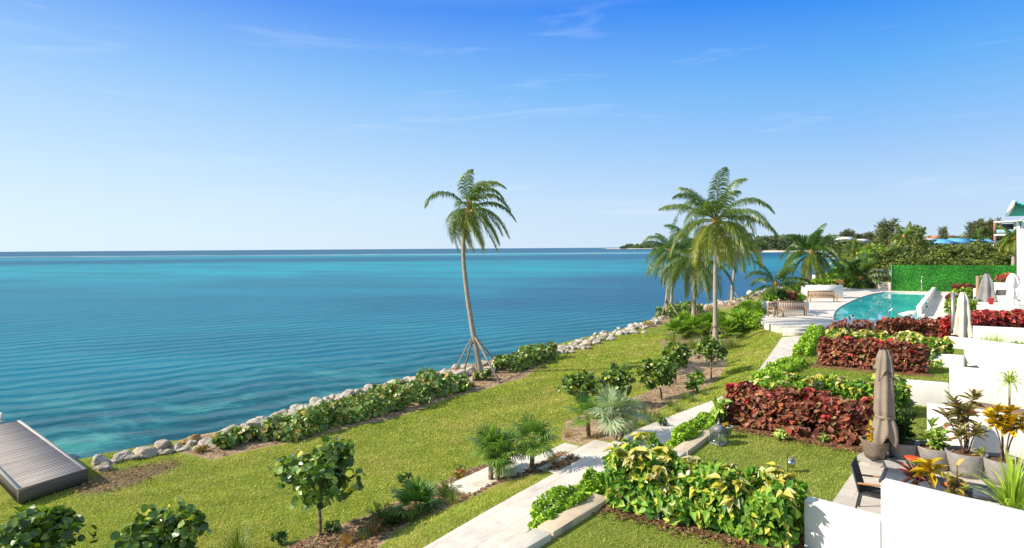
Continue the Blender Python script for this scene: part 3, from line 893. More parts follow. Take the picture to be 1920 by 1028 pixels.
def hedge(name, label, line, width, h, mat, L, Wd, dens, kind='oval', z=None, group=None, lump=0.12, droop=0.3, stems=True, cat='hedge', tall=None, up=0.5, tips=None):
    """dense clipped planting along a ground line (n,3)"""
    line = np.asarray(line, float)
    seg = np.linalg.norm(np.diff(line[:, :2], axis=0), axis=1)
    cum = np.concatenate([[0], np.cumsum(seg)])
    tot = cum[-1]
    o = line[0].copy()
    def along(s):
        return np.stack([np.interp(s, cum, line[:, k]) for k in range(3)], -1)
    n = int(dens * tot)
    s = rng.random(n) * tot
    P0 = along(s)
    T = nrm(along(np.minimum(s + 0.05, tot)) - along(np.maximum(s - 0.05, 0)))
    T[:, 2] = 0; T = nrm(T)
    Q = np.stack([-T[:, 1], T[:, 0], np.zeros(n)], 1)
    # cross-section: superellipse arch
    a = np.pi * (rng.random(n) * 1.16 - 0.08)
    c, sn = np.cos(a), np.sin(a)
    e = 0.55
    cx = np.sign(c) * np.abs(c) ** e
    cz = np.sign(sn) * np.abs(sn) ** e
    nz = np.array([mnoise.noise(Vector((x * 1.5, y * 1.5, q))) for x, y, q in zip(P0[:, 0] + Q[:, 0] * cx, P0[:, 1] + Q[:, 1] * cx, cz * 1.5)])
    deep = 1 - 0.45 * rng.random(n) ** 2.2 + lump * nz * 1.6
    endt = np.minimum(s, tot - s) / (width * 0.4)
    endf = np.sqrt(np.clip(1 - (1 - np.clip(endt, 0, 1)) ** 2, 0.08, 1)) ** 0.5
    hh = h if tall is None else np.interp(s / tot, np.linspace(0, 1, len(tall)), tall)
    zz = np.maximum(cz, 0) * (hh - 0.06) * deep * (0.75 + 0.25 * endf) + 0.06 - np.maximum(-cz, 0) * 0
    zz = np.where(cz < 0.02, rng.random(n) * 0.2 * h + 0.05, zz)
    P = P0 + Q * (cx * width / 2 * deep * endf)[:, None]
    P[:, 2] = P0[:, 2] + zz
    out = nrm(Q * (cx)[:, None] + np.stack([np.zeros(n), np.zeros(n), np.maximum(cz, 0) * 1.2], 1) + T * (np.where(s < tot / 2, -1, 1) * np.clip(1 - endt, 0, 1))[:, None])
    Nn = nrm(out * 0.9 + np.array([0, 0, up]) + rng.normal(size=(n, 3)) * 0.3)
    U = nrm(out * 0.45 + rng.normal(size=(n, 3)) * 0.55 + np.array([0, 0, -0.45 if droop > 0.2 else 0.1]))
    sc = 0.65 + 0.65 * rng.random(n)
    t = thing(name, label, cat, o, group=group)
    g = Geo()
    leaves(g, P - o - U * (L * sc * 0.45)[:, None], U, Nn, L * sc, Wd * sc, kind, droop=droop)
    mats = [mat]
    if tips:
        # young shoots standing out of the top in a paler or redder colour
        k = int(tips[0] * tot)
        top = np.where((cz > 0.55) & (deep > 0.85))[0]
        pick = rng.choice(top, min(k, len(top)), replace=False)
        per = tips[2]
        C = np.repeat(P[pick] - o + np.array([0, 0, L * .45]), per, 0) + rng.normal(size=(len(pick) * per, 3)) * L * .12
        az = rng.random(len(C)) * 6.283
        dn = -0.75 + 1.1 * rng.random(len(C)) if droop > .2 else 0.3 + 0.5 * rng.random(len(C))
        U2 = np.stack([np.cos(az), np.sin(az), dn], 1)
        N2 = nrm(np.stack([np.cos(az) * .5, np.sin(az) * .5, np.ones(len(C))], 1) + rng.normal(size=(len(C), 3)) * .2)
        s2 = .75 + .5 * rng.random(len(C))
        n0 = len(g.mi)
        leaves(g, C, U2, N2, L * s2 * 1.15, Wd * s2 * 1.15, kind, droop=droop)
        for q in range(n0, len(g.mi)): g.mi[q] = np.ones_like(g.mi[q])
        mats.append(tips[1])
    g.obj('foliage', mats, t)
    if stems:
        gs = Geo()
        for i in range(int(tot * 7)):
            q = along(np.array([(.12 + .76 * rng.random()) * tot]))[0]
            b_ = q + np.array([rng.normal() * width * 0.18, rng.normal() * width * 0.18, 0])
            limb(gs, b_ - o, b_ - o + np.array([rng.normal() * 0.12, rng.normal() * 0.12, h * (0.6 + 0.3 * rng.random())]), 0.014, 0.006, n=4, seg=4)
        gs.tube([along(np.array([q]))[0] - o + np.array([0, 0, -.02]) for q in np.linspace(.1 * tot, .9 * tot, 8)], .03, 5)
        gs.obj('stems', M['twig'], t)
    return t

def frond(g, base, az, el, L, droop, mat_t, nleaf=34, wl=0.55, ww=0.032, wind=(0, 0), curl=0.0, leaf_droop=0.6):
    """one feather frond: curved midrib with leaflets down both sides"""
    n = 12
    d = np.array([math.cos(az) * math.cos(el), math.sin(az) * math.cos(el), math.sin(el)])
    gvec = np.array([wind[0], wind[1], -1.0])
    P = [np.array(base, float)]
    step = L / n
    for i in range(n):
        t = (i + 1) / n
        d = nrm(d + gvec * droop * (0.05 + 0.22 * t))
        P.append(P[-1] + d * step)
    P = np.array(P)
    g.tube(P, np.linspace(0.028, 0.005, n + 1) * max(L / 2.6, 0.5), 4, tint=min(mat_t + 0.35, 1.0), caps=False)
    tt = np.concatenate([np.linspace(0.14, 0.99, nleaf)] * 2)
    sd = np.concatenate([np.ones(nleaf), -np.ones(nleaf)])
    tt = np.clip(tt + rng.normal(size=len(tt)) * 0.006, 0.1, 1)
    pos = np.stack([np.interp(tt, np.linspace(0, 1, n + 1), P[:, k]) for k in range(3)], 1)
    T = np.gradient(P, axis=0)
    T = nrm(np.stack([np.interp(tt, np.linspace(0, 1, n + 1), T[:, k]) for k in range(3)], 1))
    S = nrm(np.cross(T, np.array([0, 0, 1.0])) + 1e-6)
    Nn = np.cross(S, T)
    ln = wl * (0.35 + 0.65 * np.sin(np.pi * np.clip(tt * 0.92 + 0.1, 0, 1)) ** 0.7) * (0.85 + 0.3 * rng.random(len(tt)))
    D = nrm(S * sd[:, None] * (0.85 - 0.35 * tt)[:, None] + T * (0.45 + 0.5 * tt)[:, None] + Nn * 0.22 + rng.normal(size=S.shape) * 0.13 + np.array([wind[0], wind[1], 0]) * 0.35)
    D2 = nrm(D + np.array([wind[0] * 0.5, wind[1] * 0.5, -leaf_droop * 1.6]))
    D3 = nrm(D2 + np.array([0, 0, -leaf_droop * 1.9]))
    A = pos
    B = A + D * (ln * 0.38)[:, None]
    C = B + D2 * (ln * 0.34)[:, None]
    E = C + D3 * (ln * 0.28)[:, None]
    wv = nrm(T + 0.2 * Nn) * (ww / 2)
    V = np.stack([A + wv * 0.6, A - wv * 0.6, B + wv, B - wv, C + wv * 0.75, C - wv * 0.75, E], 1)
    tn = np.clip(mat_t + rng.normal(size=len(tt)) * 0.12 + 0.15 * (tt - 0.5), 0, 1)
    g.many(V, [(0, 1, 3, 2), (2, 3, 5, 4), (4, 5, 6)], tn)

def palm(name, label, base, trunk, L, nf=24, mat='coco', r0=0.16, r1=0.09, wind=(0, 0), nuts=0, els=None, nleaf=34, wl=0.55, ww=0.034, cat='palm tree', group=None, yellow=0.5, azs=None, stakes=None, droopk=1.0):
    """trunk: points relative to base"""
    t = thing(name, label, cat, base, group=group)
    T = pl([(0, 0, -0.3)] + [tuple(p) for p in trunk], 6)
    m = len(T)
    rr = r1 + (r0 - r1) * (1 - np.linspace(0, 1, m)) ** 1.6
    rr[:4] *= np.array([1.5, 1.35, 1.2, 1.08])
    gt = Geo().tube(T, rr, 12)
    gt.obj('trunk', M['palm_bark'], t, smooth=True)
    top = T[-1]
    g = Geo()
    for i in range(nf):
        f = i / max(nf - 1, 1)              # 0 youngest .. 1 oldest
        az = i * 2.39996 + rng.normal() * 0.2 if azs is None else azs[i % len(azs)] + rng.normal() * 0.1
        el = R(80) - f ** 0.78 * R(122) + rng.normal() * 0.14
        LL = L * (0.72 + 0.36 * math.sin(math.pi * min(0.2 + f * 0.75, 1))) * (0.92 + 0.16 * rng.random())
        dr = (0.70 + 0.75 * f + rng.normal() * 0.20) * droopk
        tint = np.clip(0.05 + yellow * max(0, f - 0.35) * 1.3 + rng.normal() * 0.08, 0, 1)
        b0 = top + np.array([math.cos(az) * 0.06, math.sin(az) * 0.06, 0.05 - 0.22 * f])
        frond(g, b0, az, el, LL, dr, tint, int(nleaf * 2.0), wl * 1.22, ww * 0.95, wind)
    g.obj('crown', M[mat], t)
    # fibrous heart and flower stalks
    gh = Geo().lathe([(r1 * 0.8, -0.35), (r1 * 1.6, -0.2), (r1 * 1.7, 0.0), (r1 * 1.0, 0.25), (0.02, 0.5)], 10, c=top)
    for i in range(5):
        a = rng.random() * 6.28
        gh.tube([top + np.array([0, 0, 0.0]), top + np.array([math.cos(a) * 0.25, math.sin(a) * 0.25, 0.1]), top + np.array([math.cos(a) * 0.5, math.sin(a) * 0.5, -0.15])], [0.02, 0.015, 0.006], 5)
    gh.obj('crown_shaft', M['heart'], t, smooth=True)
    for i in range(nuts):
        a = i * 2.4 + 0.6
        gn = Geo().lathe([(0.01, -0.13), (0.08, -0.09), (0.11, 0.0), (0.08, 0.1), (0.01, 0.14)], 10, c=top + np.array([math.cos(a) * 0.24, math.sin(a) * 0.24, -0.18 - 0.1 * (i % 2)]))
        gn.obj('coconut', M['nut'], t, smooth=True)
    if stakes:
        for (sx, sy, sz, h) in stakes:
            f = np.interp(h, T[:, 2], np.arange(m))
            i0 = int(min(f, m - 2))
            tp = T[i0] + (T[i0 + 1] - T[i0]) * (f - i0)
            dirn = nrm(np.array([sx, sy, 0]) - np.array([tp[0], tp[1], 0]))
            Geo().bar(np.array([sx, sy, sz - 0.1]), tp + dirn * (r1 + 0.03), 0.075, 0.04).obj('prop', M['timber_stake'], t)
        tp = T[int(np.interp(stakes[0][3], T[:, 2], np.arange(m)))]
        Geo().lathe([(r1 * 1.45, -0.16), (r1 * 1.5, 0.16)], 10, c=tp).obj('wrap', M['hessian'], t)
    return t
M['heart'] = plain('palm_heart', (0.34, 0.20, 0.06), 0.8, 0.2, amt=0.3)
M['nut'] = plain('coconut_husk', (0.36, 0.24, 0.05), 0.5, 0.4, amt=0.2)
M['hessian'] = plain('hessian_wrap', (0.28, 0.23, 0.17), 0.9, 0.1, amt=0.2)

def fan_leaf(g, base, az, el, pet, rl, tint, nseg=26, spread=2.5, droop=0.45, w=0.03):
    d = np.array([math.cos(az) * math.cos(el), math.sin(az) * math.cos(el), math.sin(el)])
    P = [np.array(base, float)]
    for i in range(5):
        d = nrm(d + np.array([0, 0, -0.07]))
        P.append(P[-1] + d * pet / 5)
    g.tube(P, 0.010, 4, tint=0.5, caps=False)
    hub = P[-1]
    S = nrm(np.cross(d, np.array([0, 0, 1.0])))
    Nn = np.cross(S, d)
    a = np.linspace(-spread, spread, nseg) + rng.normal(size=nseg) * 0.02
    D = np.cos(a)[:, None] * d + np.sin(a)[:, None] * S + Nn * 0.18 + rng.normal(size=(nseg, 3)) * 0.03
    D = nrm(D)
    ln = rl * (0.72 + 0.28 * np.cos(a * 0.55)) * (0.92 + 0.16 * rng.random(nseg))
    D2 = nrm(D + np.array([0, 0, -droop]) + rng.normal(size=D.shape) * 0.05)
    D3 = nrm(D2 + np.array([0, 0, -droop * 1.8]))
    wv = nrm(np.cross(Nn, D)) * (w / 2)
    A = np.repeat(hub[None], nseg, 0)
    B = A + D * (ln * 0.5)[:, None]; C = B + D2 * (ln * 0.3)[:, None]; E = C + D3 * (ln * 0.2)[:, None]
    V = np.stack([A + wv * 0.2, A - wv * 0.2, B + wv, B - wv, C + wv * 0.7, C - wv * 0.7, E], 1)
    g.many(V, [(0, 1, 3, 2), (2, 3, 5, 4), (4, 5, 6)], np.clip(tint + rng.normal(size=nseg) * 0.08, 0, 1))

def fan_palm(name, label, base, h, nl, pet, rl, mat='fan', stems=1, cat='fan palm', group=None, spread=2.4, w=0.035, yellow=0.3, droop=0.45):
    t = thing(name, label, cat, base, group=group)
    for k in range(stems):
        top = np.array([(k - (stems - 1) / 2) * 0.35 + rng.normal() * 0.05, rng.normal() * 0.12, h * (1 - 0.12 * k)])
        if h > 0.15:
            Geo().tube(pl([((k - (stems - 1) / 2) * 0.14, 0, -0.1), tuple(top * np.array([0.7, 0.7, 0.55])), tuple(top)], 4), np.linspace(0.065, 0.045, 9), 8).obj('trunk', M['bark'], t, smooth=True)
        g = Geo()
        for i in range(nl):
            f = i / max(nl - 1, 1)
            fan_leaf(g, top + rng.normal(size=3) * 0.02, i * 2.4 + rng.normal() * 0.2, R(80) - f * R(105), pet * (0.8 + 0.4 * rng.random()), rl * (0.85 + 0.3 * rng.random()),
                     np.clip(yellow * max(0, f - 0.3) + rng.random() * 0.15, 0, 1), spread=spread, w=w, droop=droop)
        g.obj('crown', M[mat], t)
    return t

def blades(g, c, n, L, w, spread, droop, tint, rad=0.06, seg=4):
    """arching strap leaves from one point"""
    az = rng.random(n) * 2 * np.pi
    el = R(88) - np.abs(rng.normal(size=n)) * spread
    L = L * (0.6 + 0.5 * rng.random(n))
    d = np.stack([np.cos(az) * np.cos(el), np.sin(az) * np.cos(el), np.sin(el)], 1)
    P = np.array(c) + np.stack([np.cos(az), np.sin(az), np.zeros(n)], 1) * (rad * rng.random(n))[:, None]
    S = np.stack([-np.sin(az), np.cos(az), np.zeros(n)], 1) * (w / 2)
    V = []
    for i in range(seg):
        ww = (1 - i / seg) ** 0.6 if i else 0.7
        V += [P + S * ww, P - S * ww]
        d = nrm(d + np.array([0, 0, -1.0]) * (droop * (0.25 + i * 0.35)))
        P = P + d * (L / seg)[:, None]
    V.append(P)
    fs = [(2 * i, 2 * i + 1, 2 * i + 3, 2 * i + 2) for i in range(seg - 1)] + [(2 * seg - 2, 2 * seg - 1, 2 * seg)]
    g.many(np.stack(V, 1), fs, np.clip(tint + rng.normal(size=n) * 0.2, 0, 1))

def grass_tuft(name, label, base, n, L, mat='grassy', w=0.012, spread=0.5, droop=0.35, cat='ornamental grass', tint=0.25, rad=0.12, group=None):
    g = Geo()
    blades(g, (0, 0, -0.02), n, L, w, spread, droop, tint, rad)
    o = g.obj(name, M[mat], loc=base)
    return tag(o, label, cat, group)

def shrub(name, label, base, rad, nclump, per, L, Wd, kind, mat, cat='shrub', group=None, clump_r=0.32, stems=6, droop=0.2):
    t = thing(name, label, cat, base, group=group)
    rad = np.array(rad, float)
    d = rand_dirs(nclump, 0.35)
    d[:, 2] = np.abs(d[:, 2])
    C = np.array([0, 0, rad[2] * 0.35]) + d * rad * np.array([0.8, 0.8, 0.62]) * (0.4 + 0.6 * rng.random((nclump, 1)) ** 0.6)
    gs = Geo()
    for i in range(min(stems, nclump)):
        limb(gs, (rng.normal() * 0.03, rng.normal() * 0.03, -0.05), C[i], 0.018, 0.006, n=5)
    gs.obj('stems', M['twig'], t)
    g = Geo()
    clump_leaves(g, C, rad.mean() * clump_r * (0.8 + 0.5 * rng.random(nclump)), per, L, Wd, kind, droop=droop)
    g.obj('foliage', mat, t)
    return t
# ------------------------------------------------------------ limestone boulders of the shore
b = NB('limestone')
vec = b.co()
n1 = b.noise(vec, 3, 6, 0.65); n2 = b.noise(vec, 14, 5, 0.7)
f = b.math('ADD', b.math('MULTIPLY', n1.outputs[0], 0.6), b.math('MULTIPLY', n2.outputs[0], 0.4))
c = b.ramp(f, [(0.34, (0.13, 0.11, 0.085)), (0.46, (0.42, 0.375, 0.31)), (0.62, (0.62, 0.57, 0.49))])
oi = b.n('ObjectInfo')
c2 = b.mix(b.ramp(oi.outputs['Random'], [(0.55, 0.0), (1.0, 0.45)]).outputs[0], c.outputs[0], (0.42, 0.30, 0.17))
zz = b.n('SeparateXYZ', {0: b.n('NewGeometry').outputs['Position']})
wet = b.maprange(b.math('ADD', zz.outputs['Z'], b.math('MULTIPLY', n1.outputs[0], 0.35)), -0.52, -0.32)
c2 = b.mix(wet, (0.045, 0.042, 0.030), c2)
M['rock'] = b.done(b.bsdf(c2, 0.9, 0.15, b.bump(f, 1.0, 0.06)))
b = NB('ochre_rock')
vec = b.co()
f = b.noise(vec, 5, 6, 0.7).outputs[0]
M['ochre'] = b.done(b.bsdf(b.ramp(f, [(0.35, (0.14, 0.08, 0.03)), (0.5, (0.40, 0.25, 0.09)), (0.66, (0.60, 0.50, 0.36))]).outputs[0], 0.9, 0.15, b.bump(f, 1.0, 0.06)))
rock_me = []
for k in range(7):
    bm = bmesh.new()
    bmesh.ops.create_icosphere(bm, subdivisions=4, radius=1)
    off = Vector((k * 7.3, k * 3.1, k * 1.7))
    for v in bm.verts:
        p = v.co.copy()
        q = p.copy()
        for w in range(9):
            pn = Vector((mnoise.noise(off + Vector((w * 1.9, 0, 0))), mnoise.noise(off + Vector((0, w * 2.3, 5))), mnoise.noise(off + Vector((3, 1, w * 1.7))))).normalized()
            dd = q.dot(pn) - 0.66
            if dd > 0: q -= pn * dd * 0.85
        q *= 1 + 0.16 * mnoise.noise(p * 1.4 + off) + 0.09 * mnoise.noise(p * 3.7 + off) + 0.05 * mnoise.noise(p * 9 + off)
        v.co = Vector((q.x, q.y * (0.7 + 0.05 * k), q.z * 0.66))
    me = bpy.data.meshes.new('boulder')
    bm.to_mesh(me); bm.free()
    me.polygons.foreach_set('use_smooth', np.ones(len(me.polygons), dtype=bool))
    me.materials.append(M['rock'])
    rock_me.append(me)
def rock(px, py, s, lab, grp=None, z=None, mat=None):
    p = atg(px, py) if z is None else at(px, py, z)
    me = rock_me[int(rng.integers(7))]
    if mat:
        me = me.copy(); me.materials[0] = mat
    o = bpy.data.objects.new('boulder', me)
    COL.objects.link(o)
    o.location = (p[0], p[1], p[2] + s * 0.22)
    o.scale = (s * (0.7 + 0.5 * rng.random()), s * (0.65 + 0.4 * rng.random()), s * (0.6 + 0.4 * rng.random()))
    o.rotation_euler = (rng.normal() * 0.25, rng.normal() * 0.25, rng.random() * 6.28)
    tag(o, lab, 'rock', grp)
    return o
single = [(188, 872, .34, 'pale pitted boulder touching the corner of the wooden dock'), (226, 862, .36, 'long pale smooth boulder second from the dock'),
          (272, 856, .34, 'pale boulder third from the dock'), (308, 842, .40, 'knobbly grey white boulder in the middle of the bare shore'),
          (332, 844, .24, 'small dark grey boulder beside the knobbly boulder'), (385, 838, .34, 'flat pale boulder below the ochre boulder')]
for px, py, s, lab in single:
    rock(px, py, s, lab)
rock(360, 830, .36, 'ochre stained boulder standing highest at the water before the sea grapes', mat=M['ochre'])
def rock_run(pts, n, s0, s1, lab, grp, spread=5.0):
    P = np.array(pts, float)
    cum = np.concatenate([[0], np.cumsum(np.linalg.norm(np.diff(P, axis=0), axis=1))])
    for k in range(n):
        q = (k + rng.random()) / n * cum[-1]
        px = np.interp(q, cum, P[:, 0]); py = np.interp(q, cum, P[:, 1]) + rng.normal() * spread
        rock(px, py, s0 + (s1 - s0) * rng.random() ** 1.8, lab, grp)
rock_run([(170, 880), (300, 850), (415, 830)], 16, .14, .26, 'small pale boulder filling gaps along the bare shore by the dock', 'small boulders along the bare shore', 3)
rock_run([(425, 821), (500, 796), (560, 776), (640, 750), (700, 735), (760, 722), (800, 714), (840, 705)], 70, .26, .46, 'pale boulder showing behind the long sea grape hedge', 'boulders behind the sea grape hedge', 3)
rock_run([(848, 704), (875, 702), (900, 700), (935, 690)], 30, .25, .5, 'pale boulder heaped round the foot of the lone leaning palm', 'boulders at the foot of the lone palm', 8)
rock_run([(1036, 664), (1080, 650), (1150, 630), (1200, 614), (1238, 602)], 110, .2, .42, 'pale boulder of the white rock wall along the open lawn', 'boulders along the open lawn', 4)
rock_run([(1225, 603), (1260, 590), (1330, 573), (1400, 561)], 80, .22, .46, 'pale boulder of the shore behind the palm group', 'boulders behind the palm group', 3)
rock_run([(1405, 558), (1440, 548), (1475, 540)], 18, .4, .8, 'pale boulder of the shore beyond the low palm', 'boulders beyond the low palm', 2)

# ------------------------------------------------------------ sea grapes on the shore
def gl(lst):
    return np.array([atg(px, py) for px, py in lst])
hedge('sea_grape_hedge', 'long loose sea grape hedge along the shore left of the lone palm', gl([(505, 828), (580, 806), (660, 784), (760, 754), (858, 726)]), 1.5, 0.95, M['seagrape_hedge'], 0.145, 0.14, 380, 'round', tall=[0.42, 0.6, 0.58, 0.68, 0.75, 0.62], lump=0.34, droop=0.12)
hedge('sea_grape_hedge', 'short sea grape hedge on the shore right of the lone palm', gl([(942, 700), (985, 684), (1026, 668)]), 1.4, 0.66, M['seagrape_hedge'], 0.155, 0.15, 340, 'round', lump=0.28, droop=0.12)
hedge('sea_grape_hedge', 'sea grape bushes around the feet of the twin palms on the shore', gl([(1245, 598), (1275, 590), (1305, 584)]), 1.8, 0.9, M['seagrape_hedge'], 0.2, 0.19, 200, 'round', lump=0.3, droop=0.12)
for px, py, r, lab in [(418, 842, .42, 'small sea grape shrub at the dock end of the shore bed'), (452, 832, .38, 'low sparse sea grape shrub, second from the dock end of the shore bed'),
                       (486, 828, .40, 'sprawling sea grape shrub just before the long hedge begins'), (905, 715, .40, 'small sea grape shrub at the foot of the lone palm'),
                       (870, 735, .30, 'tiny green shrub on bare sand between the hedge and the lone palm')]:
    shrub('sea_grape_shrub', lab, atg(px, py), (r, r, r * 1.2), 11, 8, 0.17, 0.16, 'round', M['seagrape_hedge'])
shrub('dry_shrub', 'rounded brown dry shrub on the sand beside the flat pale boulder', atg(380, 850), (.22, .22, .2), 10, 26, .07, .02, 'blade', M['copper'])
shrub('dry_shrub', 'rounded brown dry shrub under the props of the lone palm', atg(882, 728), (.24, .24, .22), 10, 26, .07, .02, 'blade', M['copper'])

# ------------------------------------------------------------ small sea grape trees on the lawn
def sg_tree(bx, by, cx, cy, rx, ry, lab, ncl=26, per=11, L=0.15, lean=None):
    p = atg(bx, by)
    k = p[1] / F
    rad = (rx * k, rx * k, ry * k)
    hc = (by - cy) * k
    th = hc - rad[2] * 0.75
    broad_tree('sea_grape_tree', lab, 'tree', p, max(th, 0.25), rad, ncl, per, L, L * 0.95, 'round', M['seagrape'], M['bark'], tr=0.032, lean=((cx - bx) * k, 0), clump_r=0.30, limbs=14)
sg_tree(599, 1008, 595, 888, 84, 58, 'round sea grape tree with a slender trunk standing alone on the near lawn', 44, 18, 0.138)
sg_tree(70, 1112, 68, 1014, 80, 58, 'leafy sea grape tree cut off by the bottom left corner', 44, 18, 0.132)
sg_tree(302, 1112, 302, 1014, 78, 58, 'leafy sea grape tree at the bottom edge with yellow leaves on its left', 42, 18, 0.132)
sg_tree(1098, 788, 1090, 724, 40, 29, 'sea grape tree above the silver fan palm, left of a matching pair', 30, 15, 0.150)
sg_tree(1160, 768, 1157, 713, 33, 26, 'sea grape tree above the silver fan palm, right of a matching pair', 30, 15, 0.150)
sg_tree(1240, 752, 1232, 700, 33, 27, 'leaning sea grape tree in front of a slightly taller neighbour', 30, 15, 0.150)
sg_tree(1266, 724, 1267, 668, 27, 24, 'sea grape tree with a tall bare pale trunk', 30, 15, 0.150)
sg_tree(1333, 712, 1333, 656, 34, 20, 'flat topped sea grape tree on bare earth below the tall palm', 30, 15, 0.150)

# ------------------------------------------------------------ coconut palms
def trunk_px(base, pts):
    return [tuple(atd(px, py, base[1] + (dy if len(q) else 0)) - base) for (px, py, *q) in pts for dy in [q[0] if q else 0]]
def stake_px(base, lst, h):
    out = []
    for px, py in lst:
        p = atg(px, py) - base
        out.append((p[0], p[1], p[2], h))
    return out
p = atg(903, 702)
palm('coconut_palm', 'lone tall coconut palm leaning over the shore with four timber props', p, trunk_px(p, [(893, 655), (884, 605), (875, 545), (869, 480), (871, 430), (880, 390)]), 2.3, 26, 'coco', 0.145, 0.085,
     wind=(0.42, -0.05), nuts=3, nleaf=40, wl=0.5, ww=0.036, yellow=0.55, stakes=stake_px(p, [(846, 704), (870, 694), (936, 682), (942, 722)], 1.75), droopk=1.35)
p = atg(1341, 641)
palm('coconut_palm', 'tallest coconut palm of the group with a straight pale trunk and two props', p, trunk_px(p, [(1341, 590), (1341, 520), (1342, 460), (1343, 412)]), 3.7, 30, 'coco', 0.155, 0.105,
     wind=(0.10, 0), nuts=2, nleaf=46, wl=0.75, ww=0.045, yellow=0.6, stakes=stake_px(p, [(1326, 640), (1364, 638)], 1.1), droopk=0.82)
p = atg(1300, 611)
palm('coconut_palm', 'drooping coconut palm with golden frond stalks and coconuts left of the tallest palm', p, trunk_px(p, [(1301, 570), (1304, 525), (1306, 484)]), 3.7, 23, 'coco_dark', 0.19, 0.13,
     wind=(0.02, 0), nuts=6, nleaf=42, wl=0.75, ww=0.05, yellow=0.75, droopk=1.15)
p = atg(1249, 596)
palm('coconut_palm', 'slim coconut palm at the water, left of the twin pair', p, trunk_px(p, [(1250, 565), (1253, 520), (1257, 468)]), 2.9, 18, 'coco_dark', 0.15, 0.10,
     wind=(-0.12, 0), nleaf=36, wl=0.65, ww=0.05, yellow=0.6, stakes=stake_px(p, [(1238, 600), (1283, 606)], 1.6), droopk=1.0)
p = atg(1258, 592)
palm('coconut_palm', 'slim coconut palm at the water, right of the twin pair and leaning inland', p, trunk_px(p, [(1259, 560), (1263, 520), (1269, 478)]), 2.9, 18, 'coco', 0.15, 0.10,
     wind=(-0.05, 0), nleaf=36, wl=0.65, ww=0.05, yellow=0.6, droopk=1.05)
p = atg(1372, 566)
palm('coconut_palm', 'leaning coconut palm at the water behind the tallest palm, with one prop', p, trunk_px(p, [(1373, 540), (1377, 505), (1384, 462)]), 3.3, 18, 'coco', 0.17, 0.11,
     wind=(0.05, 0), nleaf=36, wl=0.7, ww=0.055, yellow=0.5, stakes=stake_px(p, [(1390, 570), (1362, 566)], 1.5), droopk=1.1)
p = at(1516, 545, 1.0)
palm('coconut_palm', 'full coconut palm with an orange heart rising behind the far wooden bench', p, trunk_px(p, [(1517, 520), (1519, 498), (1521, 474)]), 3.6, 30, 'coco_dark', 0.26, 0.17,
     wind=(0.0, 0), nuts=4, nleaf=40, wl=0.75, ww=0.07, yellow=0.7, droopk=1.05)
p = at(1454, 561, 0.7)
palm('coconut_palm', 'low trunkless coconut palm spreading behind the near wooden bench', p, [(0, 0, 0.5), (0.05, 0, 1.5)], 3.3, 18, 'coco_dark', 0.2, 0.12,
     wind=(-0.06, 0), nleaf=40, wl=0.75, ww=0.06, yellow=0.5, droopk=0.8)
for px, py, L, lab, mt in [(1588, 538, 2.7, 'dark bushy coconut palm left of a pair by the far end of the pool terrace', 'coco_dark'), (1612, 540, 3.0, 'dark bushy coconut palm right of a pair by the far end of the pool terrace', 'coco_dark')]:
    p = at(px, py, 1.0)
    palm('coconut_palm', lab, p, [(0, 0, 0.5), (0.1, 0, 1.2)], L, 20, mt, 0.24, 0.16, nleaf=36, wl=0.9, ww=0.09, yellow=0.35, droopk=0.8)
p = at(1658, 532, 0.8)
palm('coconut_palm', 'yellow green coconut palm just left of the green hedge screen', p, [(0, 0, 1.2), (0.1, 0, 2.9)], 3.2, 18, 'coco', 0.24, 0.16, nleaf=36, wl=0.9, ww=0.1, yellow=0.9, droopk=0.85)

# ------------------------------------------------------------ fan palms, grasses and low plants of the middle bed
fan_palm('fan_palm', 'twin stemmed green fan palm on the bare earth left of the stone steps', atg(926, 908), 0.78, 12, 0.30, 0.42, 'fan', 2)
fan_palm('fan_palm', 'green fan palm with a single stem in front of the stone steps', atg(997, 884), 0.74, 15, 0.32, 0.46, 'fan', 1)
fan_palm('fan_palm', 'slim green fan palm left of the silver fan palm', atg(1105, 824), 0.72, 10, 0.34, 0.42, 'fan', 1)
fan_palm('fan_palm', 'silvery fan palm with big pale pleated leaves above the steps', atg(1160, 828), 0.85, 8, 0.30, 0.50, 'silver', 2, droop=0.2, w=0.045)
fan_palm('fan_palm', 'low trunkless fan palm with yellowing leaves in the near bed', atg(786, 962), 0.12, 15, 0.34, 0.42, 'fan', 1, yellow=0.9, droop=0.25, w=0.05, spread=2.0)
for px, py, lab in [(1268, 636, 'broad fan palm at the seaward edge of the bed under the palms'), (1302, 632, 'broad yellow green fan palm between the two central palm trunks'), (1360, 634, 'broad fan palm right of the tallest palm trunk'),
                    (1385, 622, 'broad fan palm beside the bright green hedge'), (1284, 622, 'bright fan palm behind the seaward one, left of the drooping palm trunk'),
                    (1322, 624, 'bright fan palm just left of the tallest palm trunk'), (1346, 615, 'bright fan palm behind the tallest palm trunk')]:
    fan_palm('fan_palm', lab, atg(px, py), 0.3, 18, 0.62, 0.66, 'fan_bright', 1, yellow=0.3, droop=0.25, w=0.10, spread=2.2)
shrub('croton', 'upright croton with yellow tips on the bare earth before the flat topped tree', atg(1307, 738), (.36, .36, .75), 12, 12, .24, .075, 'blade', M['croton_yellow'])
shrub('schefflera', 'small upright sprig with brown green leaves beside the near grass tuft', atg(861, 916), (.12, .12, .55), 7, 7, .14, .06, 'oval', M['copper'])
